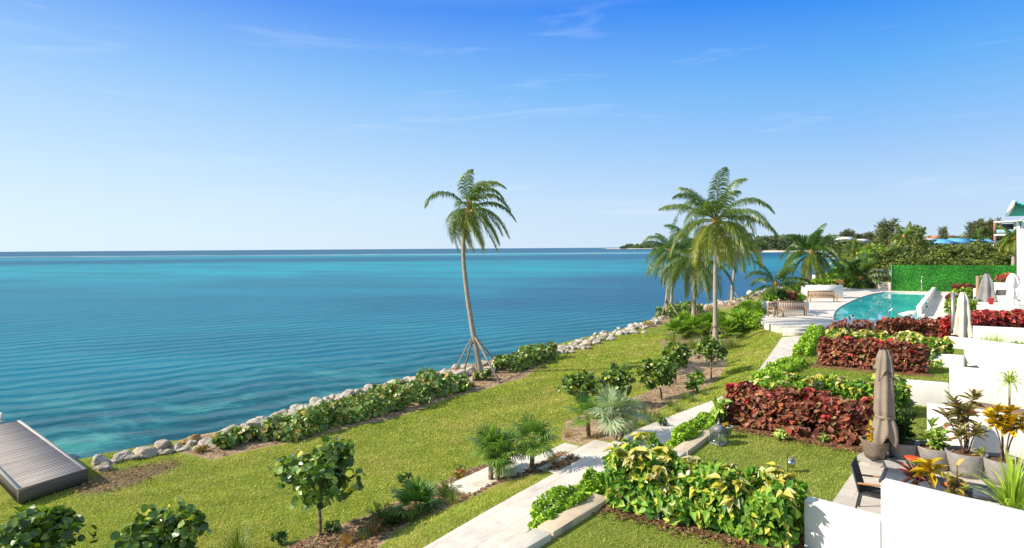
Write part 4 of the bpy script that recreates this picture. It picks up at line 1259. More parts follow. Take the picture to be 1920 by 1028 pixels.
tufts = [(445, 1040, 190, .62, 'grassy', .012, .38, 'large fine green grass tuft at the bottom edge of the lawn'), (850, 948, 150, .42, 'grassy', .010, .25, 'upright green grass tuft beside the low yellowing fan palm'),
         (650, 1026, 130, .42, 'dry', .012, .4, 'straw coloured grass tuft at the bottom edge of the bed'), (700, 1004, 120, .45, 'dry', .012, .3, 'tall straw grass tuft in the near bed'),
         (905, 905, 60, .2, 'dry', .008, .8, 'small dry brown tuft before the twin stemmed fan palm'), (1040, 872, 150, .32, 'dry', .012, .9, 'rusty drooping grass beside the single stem fan palm'),
         (1065, 822, 110, .42, 'dry', .012, .5, 'rusty grass clump at the left end of the bed above the steps'), (1120, 826, 120, .3, 'dry', .012, .8, 'low reddish grass between the fan palms above the steps'),
         (1190, 800, 150, .55, 'grassy', .014, .5, 'dark green grass right of the silver fan palm'), (1210, 786, 150, .55, 'grassy', .014, .5, 'dark green grass second right of the silver fan palm'),
         (1258, 764, 130, .42, 'grassy', .014, .5, 'green grass tuft at the foot of the leaning sea grape tree'), (1285, 750, 130, .45, 'grassy', .014, .45, 'green grass tuft left of the upright croton'),
         (1228, 780, 90, .35, 'dry', .012, .6, 'pale dry grass under the leaning sea grape tree')]
for px, py, n, L, mt, w, sp, lab in tufts:
    grass_tuft('grass_tuft', lab, atg(px, py), n, L, mt, w, sp)
more = [(1218, 792, .42, 'at the foot of the bank below the sea grape trees'), (1236, 786, .36, 'beside the broad leaved plant on the bank side of the bed'), (1270, 772, .38, 'on the bank side of the bed, below the bare trunk tree'),
        (1300, 755, .36, 'just below the upright croton'), (1322, 742, .34, 'at the inner end of the bed by the flat topped tree'), (772, 980, .40, 'in front of the low yellowing fan palm'), (815, 955, .36, 'between the low fan palm and the dark cycad'),
        (680, 1016, .34, 'between the two straw grasses'), (880, 925, .30, 'left of the twin stemmed fan palm')]
for px, py, L, lab in more:
    grass_tuft('grass_tuft', 'loose green grass tuft ' + lab, atg(px, py), 110, L, 'grassy', .013, .5)
for px, py, lab in [(1265, 650, 'left end'), (1300, 655, 'middle'), (1330, 655, 'foot of the tallest palm'), (1372, 652, 'right end')]:
    grass_tuft('grass_mound', 'wide soft olive grass mound under the palms, at the ' + lab if 'foot' in lab else 'wide soft olive grass mound under the palms, ' + lab + ' of the row', atg(px, py), 420, 0.95, 'grassy', .02, .7, .5, tint=.45, rad=.45)
for px, py, lab in [(738, 988, 'dark spiny cycad at the front of the near bed'), (712, 985, 'dark spiny cycad beside the straw grass'), (838, 938, 'dark cycad right of the low yellowing fan palm')]:
    g = Geo()
    for i in range(22):
        frond(g, (0, 0, 0.05), i * 2.4, R(75) - i / 22 * R(70), .42, .35, .1, 20, .12, .014, leaf_droop=0.1)
    o = g.obj('cycad', M['coco_dark'], loc=atg(px, py))
    tag(o, lab, 'cycad')
for px, py, lab in [(525, 1022, 'low leafy weed where the near bed begins'), (620, 1000, 'low leafy weed behind the lone lawn tree trunk'), (1240, 800, 'low broad leaved plant on the lower side of the bed'), (760, 905, 'low twiggy plant above the yellowing fan palm')]:
    shrub('low_plant', lab, atg(px, py), (.22, .22, .22), 8, 14, .09, .04, 'oval', M['dark_leaf'])
for px, py, lab in [(1215, 613, 'sandy end'), (1330, 584, 'middle stretch'), (1400, 562, 'far end'), (1300, 592, 'spot behind the drooping palm')]:
    shrub('shore_shrub', 'small brownish shrub on the shore sand, ' + lab + ' of the palm shore', atg(px, py), (.5, .5, .4), 10, 16, .13, .06, 'oval', M['copper'])

# ------------------------------------------------------------ hedges of the terraces
def zl(lst, z):
    return np.array([at(px, py, z) for px, py in lst])
def off_line(line, d):
    """shift a ground line away from the viewer"""
    L = np.array(line, float)
    t = nrm(L[-1] - L[0]); n = np.array([-t[1], t[0], 0])
    if n[1] < 0: n = -n
    return L + n * d
def topline(lst, ztop, zbase):
    L = zl(lst, ztop); L[:, 2] = zbase
    return L
hedge('variegated_hedge', 'big leaved yellow and green hedge nearest the viewer', off_line(zl([(1128, 946), (1280, 985), (1400, 1018), (1492, 1046)], .85), .45), 1.15, 1.12, M['croton_yellow'], .175, .105, 720, 'heart', tall=[1.04, 1.0, .84, .96, .94, 1.06], lump=.26, droop=.3, up=.6, tips=(15, M['cream_tip'], 8))
hedge('copper_hedge', 'copper red hedge on the far side of the lantern lawn', off_line(zl([(1352, 797), (1500, 822), (1632, 845)], .85), .5), 1.1, 1.08, M['red_hedge'], .155, .12, 720, 'round', lump=.14, droop=.25, tips=(7, M['red_tip'], 6))
hedge('variegated_hedge', 'yellow green hedge directly behind the big copper hedge', topline([(1432, 722), (1520, 710), (1705, 724)], 1.72, .85), 1.3, .95, M['croton_yellow'], .17, .11, 640, 'heart', lump=.2, droop=.3, tips=(8, M['cream_tip'], 7))
hedge('copper_hedge', 'copper red hedge left of the stepped white walls in the middle plots', off_line(zl([(1532, 686), (1640, 695), (1742, 704)], .85), .5), 1.1, 1.15, M['red_hedge'], .165, .13, 600, 'round', lump=.12, droop=.25, tips=(5, M['red_tip'], 5))
hedge('variegated_hedge', 'pale yellow hedge between two copper hedges in the middle plots', topline([(1548, 622), (1660, 626), (1778, 640)], 1.9, .85), 1.3, 1.1, M['croton_yellow'], .19, .12, 500, 'heart', lump=.18, droop=.3, tips=(18, M['cream_tip'], 7))
hedge('copper_hedge', 'thin gappy copper hedge in front of the curved pool rim', topline([(1553, 603), (1600, 603), (1640, 604)], 1.55, .85), .5, .8, M['red_hedge'], .2, .15, 90, 'round', lump=.45, droop=.25)
hedge('copper_hedge', 'copper hedge in front of the pool wall and handrails', topline([(1648, 604), (1720, 602), (1795, 605)], 1.65, .85), .9, .95, M['red_hedge'], .2, .15, 330, 'round', lump=.2, droop=.25)
hedge('red_hedge', 'wide bright red hedge below the far white terrace with umbrellas', topline([(1792, 597), (1850, 590), (1945, 588)], 2.1, .85), 1.9, 1.4, M['red_bright'], .24, .18, 480, 'round', lump=.1, droop=.25)
for (a, c, mt, ln, lab) in [((1776, 588), (1828, 588), 'croton_yellow', 1.0, 'short yellow green hedge nearest in the banded row beside the walkway'), ((1778, 571), (1806, 571), 'red_hedge', .9, 'short copper hedge, second in the banded row beside the walkway'),
                            ((1786, 561), (1826, 561), 'croton_yellow', .9, 'short yellow green hedge, third in the banded row beside the walkway'), ((1788, 553), (1826, 553), 'red_hedge', 1.0, 'short copper hedge farthest in the banded row beside the walkway')]:
    hedge('banded_hedge', lab, zl([a, c], 1.0), 1.0, ln, M[mt], .26, .18, 200, 'round', lump=.15, droop=.25)
hedge('low_hedge', 'low glossy green hedge along the curb at the bottom of the path', zl([(1014, 1006), (1056, 973), (1124, 924)], .645), .52, .44, M['green_hedge'], .085, .05, 1500, 'oval', lump=.36, droop=.0)
hedge('low_hedge', 'low glossy green hedge outside the curb by the glass lantern', zl([(1266, 852), (1303, 828), (1346, 802)], .645), .55, .46, M['green_hedge'], .095, .055, 1200, 'oval', lump=.36, droop=.0)
hedge('low_hedge', 'low yellow green planting where the path bends behind the copper hedge', zl([(1425, 735), (1455, 712), (1496, 690)], .645), .9, .55, M['green_hedge'], .11, .065, 700, 'oval', lump=.18, droop=.0)
hedge('low_hedge', 'narrow clipped green hedge beside the far end of the path', zl([(1503, 678), (1516, 655), (1532, 628)], .645), .8, .62, M['green_hedge'], .13, .075, 520, 'oval', lump=.1, droop=.0)
hedge('green_hedge', 'broad bright green hedge along the seaward edge of the pool terrace', gl([(1392, 628), (1400, 605), (1418, 584)]), 2.2, .95, M['green_hedge'], .17, .09, 520, 'oval', lump=.16, droop=.0)
hedge('green_hedge', 'bright green planting between the palms and the terrace hedge', gl([(1330, 622), (1372, 614)]), 1.6, .75, M['green_hedge'], .18, .09, 350, 'oval', lump=.3, droop=.0)
# mulch strips under the hedges
def strip(lst, z, w0, w1, name='mulch_bed'):
    L = zl(lst, z)
    t = nrm(L[-1] - L[0]); n = np.array([-t[1], t[0], 0])
    if n[1] < 0: n = -n
    Ld = pl(L, 6)
    wob = np.array([mnoise.noise(Vector((p[0] * 2, p[1] * 2, 0))) for p in Ld]) * 0.08
    a = Ld - n * (w0 + wob)[:, None]; c = Ld + n * w1
    g = Geo()
    k = len(Ld)
    mid = Ld + np.array([0, 0, .05])
    g.one(np.concatenate([a, mid, c]), [(i, i + 1, k + i + 1, k + i) for i in range(k - 1)] + [(k + i, k + i + 1, 2 * k + i + 1, 2 * k + i) for i in range(k - 1)])
    struct(g.obj(name, M['mulch'], smooth=True))
strip([(1130, 950), (1280, 988), (1400, 1020), (1500, 1050)], .855, .14, 1.0)
strip([(1340, 797), (1500, 823), (1640, 848)], .855, .25, 1.0)
strip([(1520, 688), (1640, 698), (1748, 707)], .855, .15, 1.0)
for px, py, lab in [(1465, 826, 'small yellow green weed growing at the foot of the copper hedge'), (1545, 830, 'larger green weed growing at the foot of the copper hedge')]:
    shrub('low_plant', lab, at(px, py, .86), (.16, .16, .3), 6, 8, .13, .05, 'oval', M['pale_leaf'])

# ------------------------------------------------------------ blades of the lawns
def grass_mat(name, dark, mid, light, dry, dry_amt):
    b = NB(name)
    g = b.n('NewGeometry')
    c = b.ramp(g.outputs['Random Per Island'], [(0, dark), (0.5, mid), (1.0, light)])
    big = b.noise(b.pos(), 0.33, 4, 0.6)
    mow_shade = b.noise(b.pos((0.12, 1.5, 1), (0, 0, R(-34))), 1.0, 3, 0.6)  # mown stripes, with raking-sun shading put into the blade tone
    med = b.noise(b.pos(), 1.7, 4, 0.65)
    f = b.math('ADD', b.math('MULTIPLY', big.outputs[0], 0.5), b.math('MULTIPLY', med.outputs[0], 0.5))
    col = b.mix(b.maprange(f, 0.47, 0.62, 0.0, dry_amt), c.outputs[0], dry)
    v = b.math('MULTIPLY', b.maprange(mow_shade.outputs[0], 0.3, 0.7, 0.78, 1.2), b.maprange(med.outputs[0], 0.3, 0.7, 0.86, 1.14))
    h = b.n('HueSaturation', {'Color': col, 'Value': v})
    p = b.bsdf(h.outputs[0], 0.65, 0.2)
    t = b.n('BsdfTranslucent', {'Color': b.mix(1.0, h.outputs[0], (1.2, 1.25, 0.6), 'MULTIPLY')})
    return b.done(b.n('MixShader', {0: 0.3, 1: p.outputs[0], 2: t.outputs[0]}))
M['grass'] = grass_mat('grass_blade', (0.20, 0.28, 0.045), (0.37, 0.455, 0.065), (0.50, 0.53, 0.08), (0.56, 0.45, 0.17), 0.75)
M['grass_garden'] = grass_mat('garden_grass_blade', (0.16, 0.25, 0.04), (0.27, 0.37, 0.055), (0.38, 0.44, 0.07), (0.45, 0.40, 0.13), 0.5)
def grass_field(name, label, x0, x1, y0, y1, n, zfun, ok, mt):
    X = x0 + (x1 - x0) * rng.random(n)
    Y = y0 + (y1 - y0) * rng.random(n) ** 1.35
    px = CX + X / Y * F
    keep = (px > -40) & (px < 1960) & ok(X, Y)
    X, Y = X[keep], Y[keep]
    Z = zfun(X, Y)
    k = len(X)
    py = HY + (CAMZ - Z) / Y * F
    keep = py < 1060
    X, Y, Z = X[keep], Y[keep], Z[keep]
    k = len(X)
    P = np.stack([X, Y, Z - .01], 1)
    az = rng.random(k) * 6.283
    h = (.022 + .026 * rng.random(k)) * (1 + Y / 45)
    w = (.005 + Y * .0005)
    lean = .75
    S = np.stack([np.cos(az), np.sin(az), np.zeros(k)], 1) * w[:, None]
    T = P + np.stack([np.cos(az + 1.4) * lean * h, np.sin(az + 1.4) * lean * h, h], 1)
    g = Geo().many(np.stack([P - S, P + S, T], 1), [(0, 1, 2)])
    o = g.obj(name, M[mt])
    tag(o, label, 'grass', None, 'stuff')
def lawn_ok(X, Y):
    s = sdist(X, Y, land_poly); u = sdist(X, Y, up_poly)
    k = (s > np.where((X > -10.5) & (Y < 37), 2.1, .8)) & (u < -.05)
    for poly in (bed_mid_near, bed_mid_far, bed_shore_a, bed_shore_b):
        k &= sdist(X, Y, poly) < -.05
    for c_, L_, W_ in STEP:
        rx, ry = X - c_[0], Y - c_[1]
        k &= ~((np.abs(rx * DF[0] + ry * DF[1]) < L_ / 2 + .03) & (np.abs(rx * DL[0] + ry * DL[1]) < W_ / 2 + .03))
    k &= ~((sdist(X, Y, worn) > .1) & (rng.random(X.shape) < .8))
    return k
garden_poly = np.concatenate([CL, [(70, 44), (70, -30), (-8, -30)]])
def garden_ok(X, Y):
    k = sdist(X, Y, garden_poly) > .3
    k &= sdist(X, Y, pp_grass) < 0
    return k
pp_grass = A2([(1530, 985), (1612, 867), (1648, 815), (2200, 900), (2300, 1300), (1560, 1200)], .86)
grass_field('lawn_grass', 'mown yellow green grass of the seaside lawn', -12, 16, 9, 42, 760000, height, lawn_ok, 'grass')
grass_field('garden_grass', 'mown green grass of the raised garden plots', 0, 18, 8, 30, 260000, lambda X, Y: np.full(X.shape, .85), garden_ok, 'grass_garden')

# fallen leaves and twigs on the bare beds
n_ = 15000
P_ = []
for poly, cnt in ((bed_mid_near, 5000), (bed_mid_far, 5000), (bed_shore_a, 5000), (worn, 350)):
    lo, hi = poly.min(0), poly.max(0)
    q = lo + (hi - lo) * rng.random((cnt * 3, 2))
    q = q[sdist(q[:, 0], q[:, 1], poly) > .05][:cnt]
    P_.append(np.c_[q, height(q[:, 0], q[:, 1]) + .055])
P_ = np.concatenate(P_)
for (ax, ay), (bx2, by2), w_, cnt in (((1130, 950), (1500, 1050), .5, 900), ((1340, 797), (1640, 848), .6, 900)):
    A0, B0 = at(ax, ay, .87), at(bx2, by2, .87)
    q = A0 + (B0 - A0) * rng.random((cnt, 1)) + np.c_[rng.normal(size=(cnt, 2)) * w_ * .35, np.zeros(cnt)]
    P_ = np.concatenate([P_, q + np.array([0, 0, .015])])
g = Geo()
k = len(P_)
az = rng.random(k) * 6.283
leaves(g, P_, np.stack([np.cos(az), np.sin(az), .15 * rng.normal(size=k)], 1), nrm(np.array([0, 0, 1.0]) + .3 * rng.normal(size=(k, 3))), .05 + .06 * rng.random(k), .022 + .03 * rng.random(k), 'oval')
M['litter'] = leaf_mat('fallen_leaf', [(0, (.07, .04, .022)), (.5, (.20, .12, .06)), (.85, (.34, .23, .12)), (1, (.30, .10, .05))], .1, .7, 1.0, .2, gain=1.2)
tag(g.obj('leaf_litter', M['litter']), 'fallen brown leaves scattered over the bare planting beds', 'leaf litter', None, 'stuff')
# ------------------------------------------------------------ timber dock
def wood(name, c0, c1, axis_rot=0.0, rough=0.8, kind='pos'):
    b = NB(name)
    vec = b.pos((1.2, 22, 22), (0, 0, axis_rot)) if kind == 'pos' else b.co((1.2, 18, 18))
    n1 = b.noise(vec, 1.0, 6, 0.65)
    g_ = b.n('NewGeometry')
    f = b.math('ADD', b.math('MULTIPLY', n1.outputs[0], 0.75), b.math('MULTIPLY', g_.outputs['Random Per Island'], 0.16))
    c = b.ramp(f, [(0.3, c0), (0.8, c1)])
    return b.done(b.bsdf(c.outputs[0], rough, 0.2, b.bump(n1.outputs[0], 0.4, 0.006)))
ZD = 0.40
nr, nl_, fr_ = at(163, 878, ZD), at(33, 917, ZD), at(37, 788, ZD)
ax_ = nrm(nl_ - nr); long_ = fr_ - nr; LL = np.linalg.norm(long_); ay_ = long_ / LL
Wd = np.linalg.norm(nl_ - nr)
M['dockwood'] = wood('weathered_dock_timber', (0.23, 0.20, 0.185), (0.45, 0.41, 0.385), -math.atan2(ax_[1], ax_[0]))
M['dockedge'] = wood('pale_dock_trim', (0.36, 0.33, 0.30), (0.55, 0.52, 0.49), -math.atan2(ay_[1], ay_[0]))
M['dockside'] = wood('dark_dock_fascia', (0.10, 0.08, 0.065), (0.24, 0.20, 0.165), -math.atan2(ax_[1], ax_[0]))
dk_ = thing('dock', 'weathered grey timber dock running into the water at the left edge', 'dock', nr)
g = Geo()
npl = int(LL / 0.125)
for i in range(npl):
    c = ax_ * Wd / 2 + ay_ * (i + 0.5) * LL / npl + np.array([0, 0, -0.02 + rng.normal() * 0.0015])
    g.box(c, (Wd - 0.14, LL / npl - 0.0025, 0.035), np.array([ax_, nrm(np.cross(UP, ax_)), UP]) if False else np.array([ax_, ay_, UP]))
g.obj('decking', M['dockwood'], dk_)
for s_ in (0.03, Wd - 0.03):
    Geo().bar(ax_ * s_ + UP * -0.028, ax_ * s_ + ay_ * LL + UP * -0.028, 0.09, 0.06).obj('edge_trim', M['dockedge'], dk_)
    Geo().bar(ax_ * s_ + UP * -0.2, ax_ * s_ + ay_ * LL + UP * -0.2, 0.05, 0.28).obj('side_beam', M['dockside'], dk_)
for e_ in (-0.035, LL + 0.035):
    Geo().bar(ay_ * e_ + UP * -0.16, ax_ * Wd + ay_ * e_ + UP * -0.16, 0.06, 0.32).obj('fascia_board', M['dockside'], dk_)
for i in range(3):
    for s_ in (0.25, Wd - 0.25):
        c = ax_ * s_ + ay_ * (0.8 + i * (LL - 1.2) / 2)
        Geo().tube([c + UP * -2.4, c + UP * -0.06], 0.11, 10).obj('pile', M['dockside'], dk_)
p = at(3, 791, ZD) 
t = thing('mooring_post', 'short pale metal mooring post at the far end of the dock', 'post', p)
Geo().box((0, 0, 0.01), (0.14, 0.14, 0.02)).obj('base_plate', M['steel'], t)
Geo().tube([(0, 0, 0), (0, 0, 0.30)], 0.035, 10).obj('post', plain('pale_painted_metal', (0.6, 0.6, 0.58), 0.4), t)
q = at(-10, 890, 0.15)
o = Geo().bar(at(36, 930, -0.05), at(-60, 846, -0.05), 0.05, 0.10).obj('mooring_rail', M['dockedge'])
tag(o, 'pale rail board running along the lower left side of the dock', 'rail')

# ------------------------------------------------------------ garden patio
g = Geo()
pp = A2([(1530, 985), (1612, 867), (1648, 815), (2200, 900), (2300, 1300), (1560, 1200)], .86)
g.prism([tuple(p) for p in pp], 0.6, 0.862)
struct(g.obj('patio', M['patio']))
M['granite'] = plain('grey_granite', (0.33, 0.315, 0.295), 0.6, 0.3, amt=0.12, nscale=20)
c0 = at(1628, 846, 1.0)
pts = [at(1607, 853, 1.0), at(1625, 843, 1.0), at(1719, 860, 1.0), at(1705, 872, 1.0)]
o = Geo().prism([tuple(p[:2] - c0[:2]) for p in pts][::-1], -0.135, 0.0).obj('umbrella_plinth', M['granite'], loc=c0, bevel=0.008)
tag(o, 'flat grey stone plinth carrying the beige umbrella and a brown pot', 'plinth')

# closed umbrellas
M['taupe'] = plain('taupe_canvas', (0.27, 0.215, 0.165), 0.85, 0.1, amt=0.10, nscale=4, bump=0.1, bscale=200)
M['cream'] = plain('cream_canvas', (0.62, 0.555, 0.46), 0.85, 0.1, amt=0.08, nscale=4)
M['greyc'] = plain('grey_canvas', (0.24, 0.235, 0.235), 0.85, 0.1, amt=0.10, nscale=4)
M['whitec'] = plain('white_canvas', (0.74, 0.74, 0.72), 0.85, 0.1, amt=0.05, nscale=4)
M['black'] = plain('black_metal', (0.025, 0.025, 0.028), 0.5, 0.4, amt=0.2)
M['pole_alu'] = plain('grey_pole', (0.34, 0.34, 0.34), 0.4, 0.5, 0.6, amt=0.05)
M['pole_wood'] = wood('pole_timber', (0.26, 0.17, 0.10), (0.46, 0.33, 0.22), 0, 0.6, 'obj')
def umbrella(label, base, H, prof, mat, polemat, pleats=8, amp=.22, tie=None, phase=0.0, vent=None, mast=None, twist=1.2):
    t = thing('closed_umbrella', label, 'umbrella', base)
    Geo().tube([(0, 0, 0), (0, 0, H - 0.06)], 0.03, 12).obj('pole', polemat, t, smooth=True)
    Geo().lathe([(0.045, H - 0.10), (0.05, H - 0.05), (0.03, H - 0.02), (0.015, H)], 12).obj('finial', M['black'], t, smooth=True)
    def mk(prof, k, am):
        Z = np.linspace(prof[0][1], prof[-1][1], 26)
        zs = [z for _, z in prof]; rs = [r for r, _ in prof]
        o_ = np.argsort(zs)
        rr = np.interp(Z, np.array(zs)[o_], np.array(rs)[o_])
        n = 96
        a = np.arange(n) / n * 2 * np.pi
        V = []
        hem = prof[-1][1]
        for i, z in enumerate(Z):
            f = i / 25
            w = np.cos(a * k + phase + twist * f) 
            w2 = np.array([mnoise.noise(Vector((math.cos(q) * 1.5, math.sin(q) * 1.5, z * 1.7 + phase))) for q in a])
            r = rr[i] * (1 + am * (0.35 + 0.65 * f) * (np.sign(w) * np.abs(w) ** 0.7) + 0.14 * w2)
            dz = (0.14 * f ** 8 * (np.cos(a * k / 2 + phase) - 0.2))
            V.append(np.stack([r * np.cos(a), r * np.sin(a), np.full(n, z) - dz], 1))
        m = len(Z)
        fs = [(i * n + j, (i + 1) * n + j, (i + 1) * n + (j + 1) % n, i * n + (j + 1) % n) for i in range(m - 1) for j in range(n)]
        return Geo().one(np.concatenate(V), fs)
    c_ = mk(prof, pleats, amp).obj('canopy', mat, t, smooth=True)
    if vent:
        mk(vent, pleats, amp).obj('vent_flap', mat, c_, smooth=True)
    if tie:
        r, z = tie
        Geo().lathe([(r * 1.02, z - 0.035), (r * 1.06, z), (r * 1.02, z + 0.035)], 24).obj('tie_strap', mat, t, smooth=True)
    if mast:
        mx_, my_, mh, mr_, mm_ = mast
        Geo().tube([(mx_, my_, 0), (mx_, my_, mh)], mr_, 12).obj('mast', mm_, t, smooth=True)
        Geo().box((mx_, my_, mh * 0.25), (mr_ * 3, mr_ * 3, 0.2)).obj('crank_box', M['black'], t)
        Geo().tube([(mx_, my_, mh - 0.1), (0, 0, H - 0.15)], mr_ * 0.5, 8).obj('arm', mm_, t)
    return t
ub = at(1659, 861, 1.0)
umbrella('tall taupe umbrella closed and tied on the stone plinth beside the pots', ub, 2.55,
         [(0.085, 2.49), (0.135, 2.30), (0.165, 1.9), (0.19, 1.4), (0.205, 1.08), (0.17, 0.98), (0.235, 0.75), (0.27, 0.52), (0.22, 0.40)], M['taupe'], M['pole_wood'], 7, .16, (0.185, 0.98),
         vent=[(0.09, 2.51), (0.15, 2.33), (0.185, 2.0), (0.195, 1.93)])
t = thing('parasol_stand', 'dark metal cross foot holding the tall taupe umbrella', 'umbrella stand', ub)
for a in (0.4, 0.4 + math.pi / 2):
    Geo().bar((-.42 * math.cos(a), -.42 * math.sin(a), .014 + .012 * a), (.42 * math.cos(a), .42 * math.sin(a), .014 + .012 * a), .05, .022).obj('foot_bar', M['black'], t)
Geo().tube([(0, 0, .02), (0, 0, .34)], .042, 12).obj('socket', M['black'], t)
Y2 = 31.0
u2 = np.array([*atd(1806, 632, Y2)[:2], .86])
umbrella('cream umbrella hanging closed from a grey side mast in the middle plots', u2, 2.70, [(0.10, 2.66), (0.24, 2.3), (0.27, 1.7), (0.32, 1.0), (0.42, 0.35)], M['cream'], M['pole_alu'], 6, .3, mast=(-.40, 0.15, 2.62, .085, M['pole_alu']))
u3 = np.array([*atd(1850, 560, 46.0)[:2], 1.35])
umbrella('dark grey umbrella closed on the far terrace with a timber mast', u3, 2.45, [(0.12, 2.40), (0.34, 1.9), (0.42, 1.2), (0.55, 0.55), (0.6, 0.3)], M['greyc'], M['pole_alu'], 6, .3, mast=(-.52, 0.2, 2.2, .11, M['pole_wood']))
u4 = np.array([*atd(1899, 575, 43.0)[:2], 1.2])
umbrella('white umbrella bound closed at the far right beside the white building', u4, 2.75, [(0.10, 2.70), (0.30, 2.4), (0.42, 2.05), (0.22, 1.7), (0.34, 1.2), (0.20, 0.9), (0.36, 0.5), (0.3, 0.2)], M['whitec'], M['pole_alu'], 6, .2)

# pots
def potmat(name, c0, c1):
    b = NB(name)
    w = b.n('TexWave', {'Vector': b.co(), 'Scale': 5.0, 'Distortion': 3.0, 'Detail': 3, 'Detail Scale': 2.0}, bands_direction='Z')
    nz = b.noise(b.co(), 9, 5, 0.7)
    f = b.math('ADD', b.math('MULTIPLY', w.outputs[1], 0.06), b.math('MULTIPLY', nz.outputs[0], 0.94))
    return b.done(b.bsdf(b.ramp(f, [(0.3, c0), (0.7, c1)]).outputs[0], 0.85, 0.2, b.bump(f, 0.3, 0.01)))
M['pot'] = potmat('grey_cement_pot', (0.20, 0.185, 0.165), (0.33, 0.31, 0.285))
M['potb'] = potmat('brown_cement_pot', (0.14, 0.10, 0.075), (0.25, 0.19, 0.145))
def pot(px, py, z, r, h, mat, lab):
    p = at(px, py, z)
    t = thing('plant_pot', lab, 'pot', p)
    Geo().lathe([(r * .70, 0.0), (r * .80, h * .3), (r * .92, h * .65), (r * 1.0, h), (r * .99, h + .012), (r * .90, h + .012), (r * .88, h - .08), (r * .85, h - .1)], 36).obj('body', mat, t, smooth=False)
    Geo().lathe([(r * .87, h - .1), (r * .87, h - .055), (r * .5, h - .035)], 24).obj('soil', M['mulch'], t)
    return p + np.array([0, 0, h - .06])
PT = []
PT.append(pot(1641, 857, 1.0, .30, .40, M['potb'], 'brown clay pot on the stone plinth left of the umbrella'))
PT.append(pot(1692, 866, .87, .34, .47, M['pot'], 'grey clay pot just right of the taupe umbrella'))
PT.append(pot(1752, 876, .87, .38, .47, M['pot'], 'grey clay pot holding the pale striped plant'))
PT.append(pot(1812, 890, .87, .39, .50, M['pot'], 'grey clay pot holding the tall cordyline'))
PT.append(pot(1882, 905, .87, .38, .50, M['pot'], 'grey clay pot at the right edge holding the bare stemmed golden shrub'))
def cane(name, lab, base, canes, nl, L, Wd, kind, mat, cat='potted plant', head=.13, droop=.3, bare=True, updir=.5):
    """canes with leaf rosettes at their tips: canes = [(dx,dy,h,leaves factor)]"""
    t = thing(name, lab, cat, base)
    gs, g = Geo(), Geo()
    for (dx, dy, h) in canes:
        P = pl([(0.03 * np.sign(dx), 0, -0.05), (dx * .35 + rng.normal() * .03, dy * .35, h * .5), (dx, dy, h)], 5)
        gs.tube(P, np.linspace(.018, .010, len(P)), 6)
        n = nl
        f = rng.random(n)
        s_ = 1 - f * (0.28 if bare else 0.85)
        C = np.stack([np.interp(s_, np.linspace(0, 1, len(P)), P[:, k]) for k in range(3)], 1)
        az = rng.random(n) * 6.283
        el = R(62) * (1 - f) + R(-10) * f + rng.normal(size=n) * .2
        U = np.stack([np.cos(az) * np.cos(el), np.sin(az) * np.cos(el), np.sin(el)], 1)
        Nn = np.stack([-np.cos(az) * np.sin(el), -np.sin(az) * np.sin(el), np.cos(el)], 1)
        sc = .7 + .5 * rng.random(n)
        leaves(g, C, U, Nn, L * sc, Wd * sc, kind, droop=droop)
    gs.obj('stems', M['twig'], t, smooth=True)
    g.obj('foliage', mat, t)
    return t
cane('croton', 'yellow green croton in the brown pot by the copper hedge', PT[0], [(-.12, 0, .38), (.1, .1, .5), (-.05, -.1, .28), (.15, -.05, .3)], 26, .17, .06, 'oval', M['gold'], bare=False)
cane('rubber_plant', 'dark green bushy plant in the pot behind the taupe umbrella', PT[1], [(-.1, .1, .75), (.15, .05, .95), (.32, 0, .65), (.05, -.12, .5), (-.2, 0, .5)], 24, .22, .10, 'oval', M['dark_leaf'], bare=False)
cane('dieffenbachia', 'pale striped broad leaved plant in the middle grey pot', PT[2], [(-.22, 0, .36), (.0, .1, .50), (.22, 0, .42), (.1, -.15, .3), (-.1, -.15, .3)], 20, .26, .095, 'oval', M['pale_leaf'], bare=False, droop=.2)
cane('cordyline', 'tall dark cordyline with reddish tips in the fourth grey pot', PT[3], [(-.42, .05, .85), (-.2, .1, 1.15), (.0, .0, .95), (.28, .15, 1.25), (-.25, -.2, .55), (.1, -.2, .6), (-.05, .15, 1.0)], 26, .26, .062, 'blade', M['cordy'], bare=True, droop=.25)
g = Geo(); blades(g, (.26, -.1, 0), 14, .3, .05, .5, .25, .9, .05)
tag(g.obj('pale_plant', M['spiky'], loc=PT[3]), 'small cream leaved plant at the foot of the tall cordyline', 'potted plant')
cane('golden_shrub', 'bare stemmed shrub with golden leaf clusters at the right edge', PT[4], [(-.28, .0, 1.02), (-.05, .1, 1.08), (.22, .05, 1.1), (.42, -.1, .98), (.1, -.15, .92)], 40, .17, .12, 'oval', M['gold'], bare=True, droop=.45)
p = at(1892, 772, 1.9)
t = thing('dracaena', 'tall dracaena with long yellow striped leaves drooping above the golden shrub', 'plant', p)
Geo().tube(pl([(0, 0, -.05), (.03, .02, .35), (0.02, 0, .72)], 4), .022, 8).obj('stem', M['bark'], t, smooth=True)
g = Geo(); blades(g, (0.02, 0, .70), 70, .55, .035, .75, .55, .55, .05, 5); g.obj('foliage', M['spiky'], t)
# brown timber board on the wall
a_, b_ = at(1843, 763, 1.93), at(1915, 775, 1.93)
d_ = nrm(b_ - a_); n_ = np.array([-d_[1], d_[0], 0])
M['brownwood'] = wood('brown_timber', (0.20, 0.12, 0.07), (0.40, 0.27, 0.17), 0, 0.6, 'obj')
o = Geo().box((a_ + b_) / 2 * 0 + n_ * .1, (1.5, .55, .05), np.array([d_, n_, UP])).obj('timber_shelf', M['brownwood'], loc=(a_ + b_) / 2 + UP * .0, bevel=.005)
tag(o, 'brown timber board lying on the white wall under the golden shrub', 'shelf')

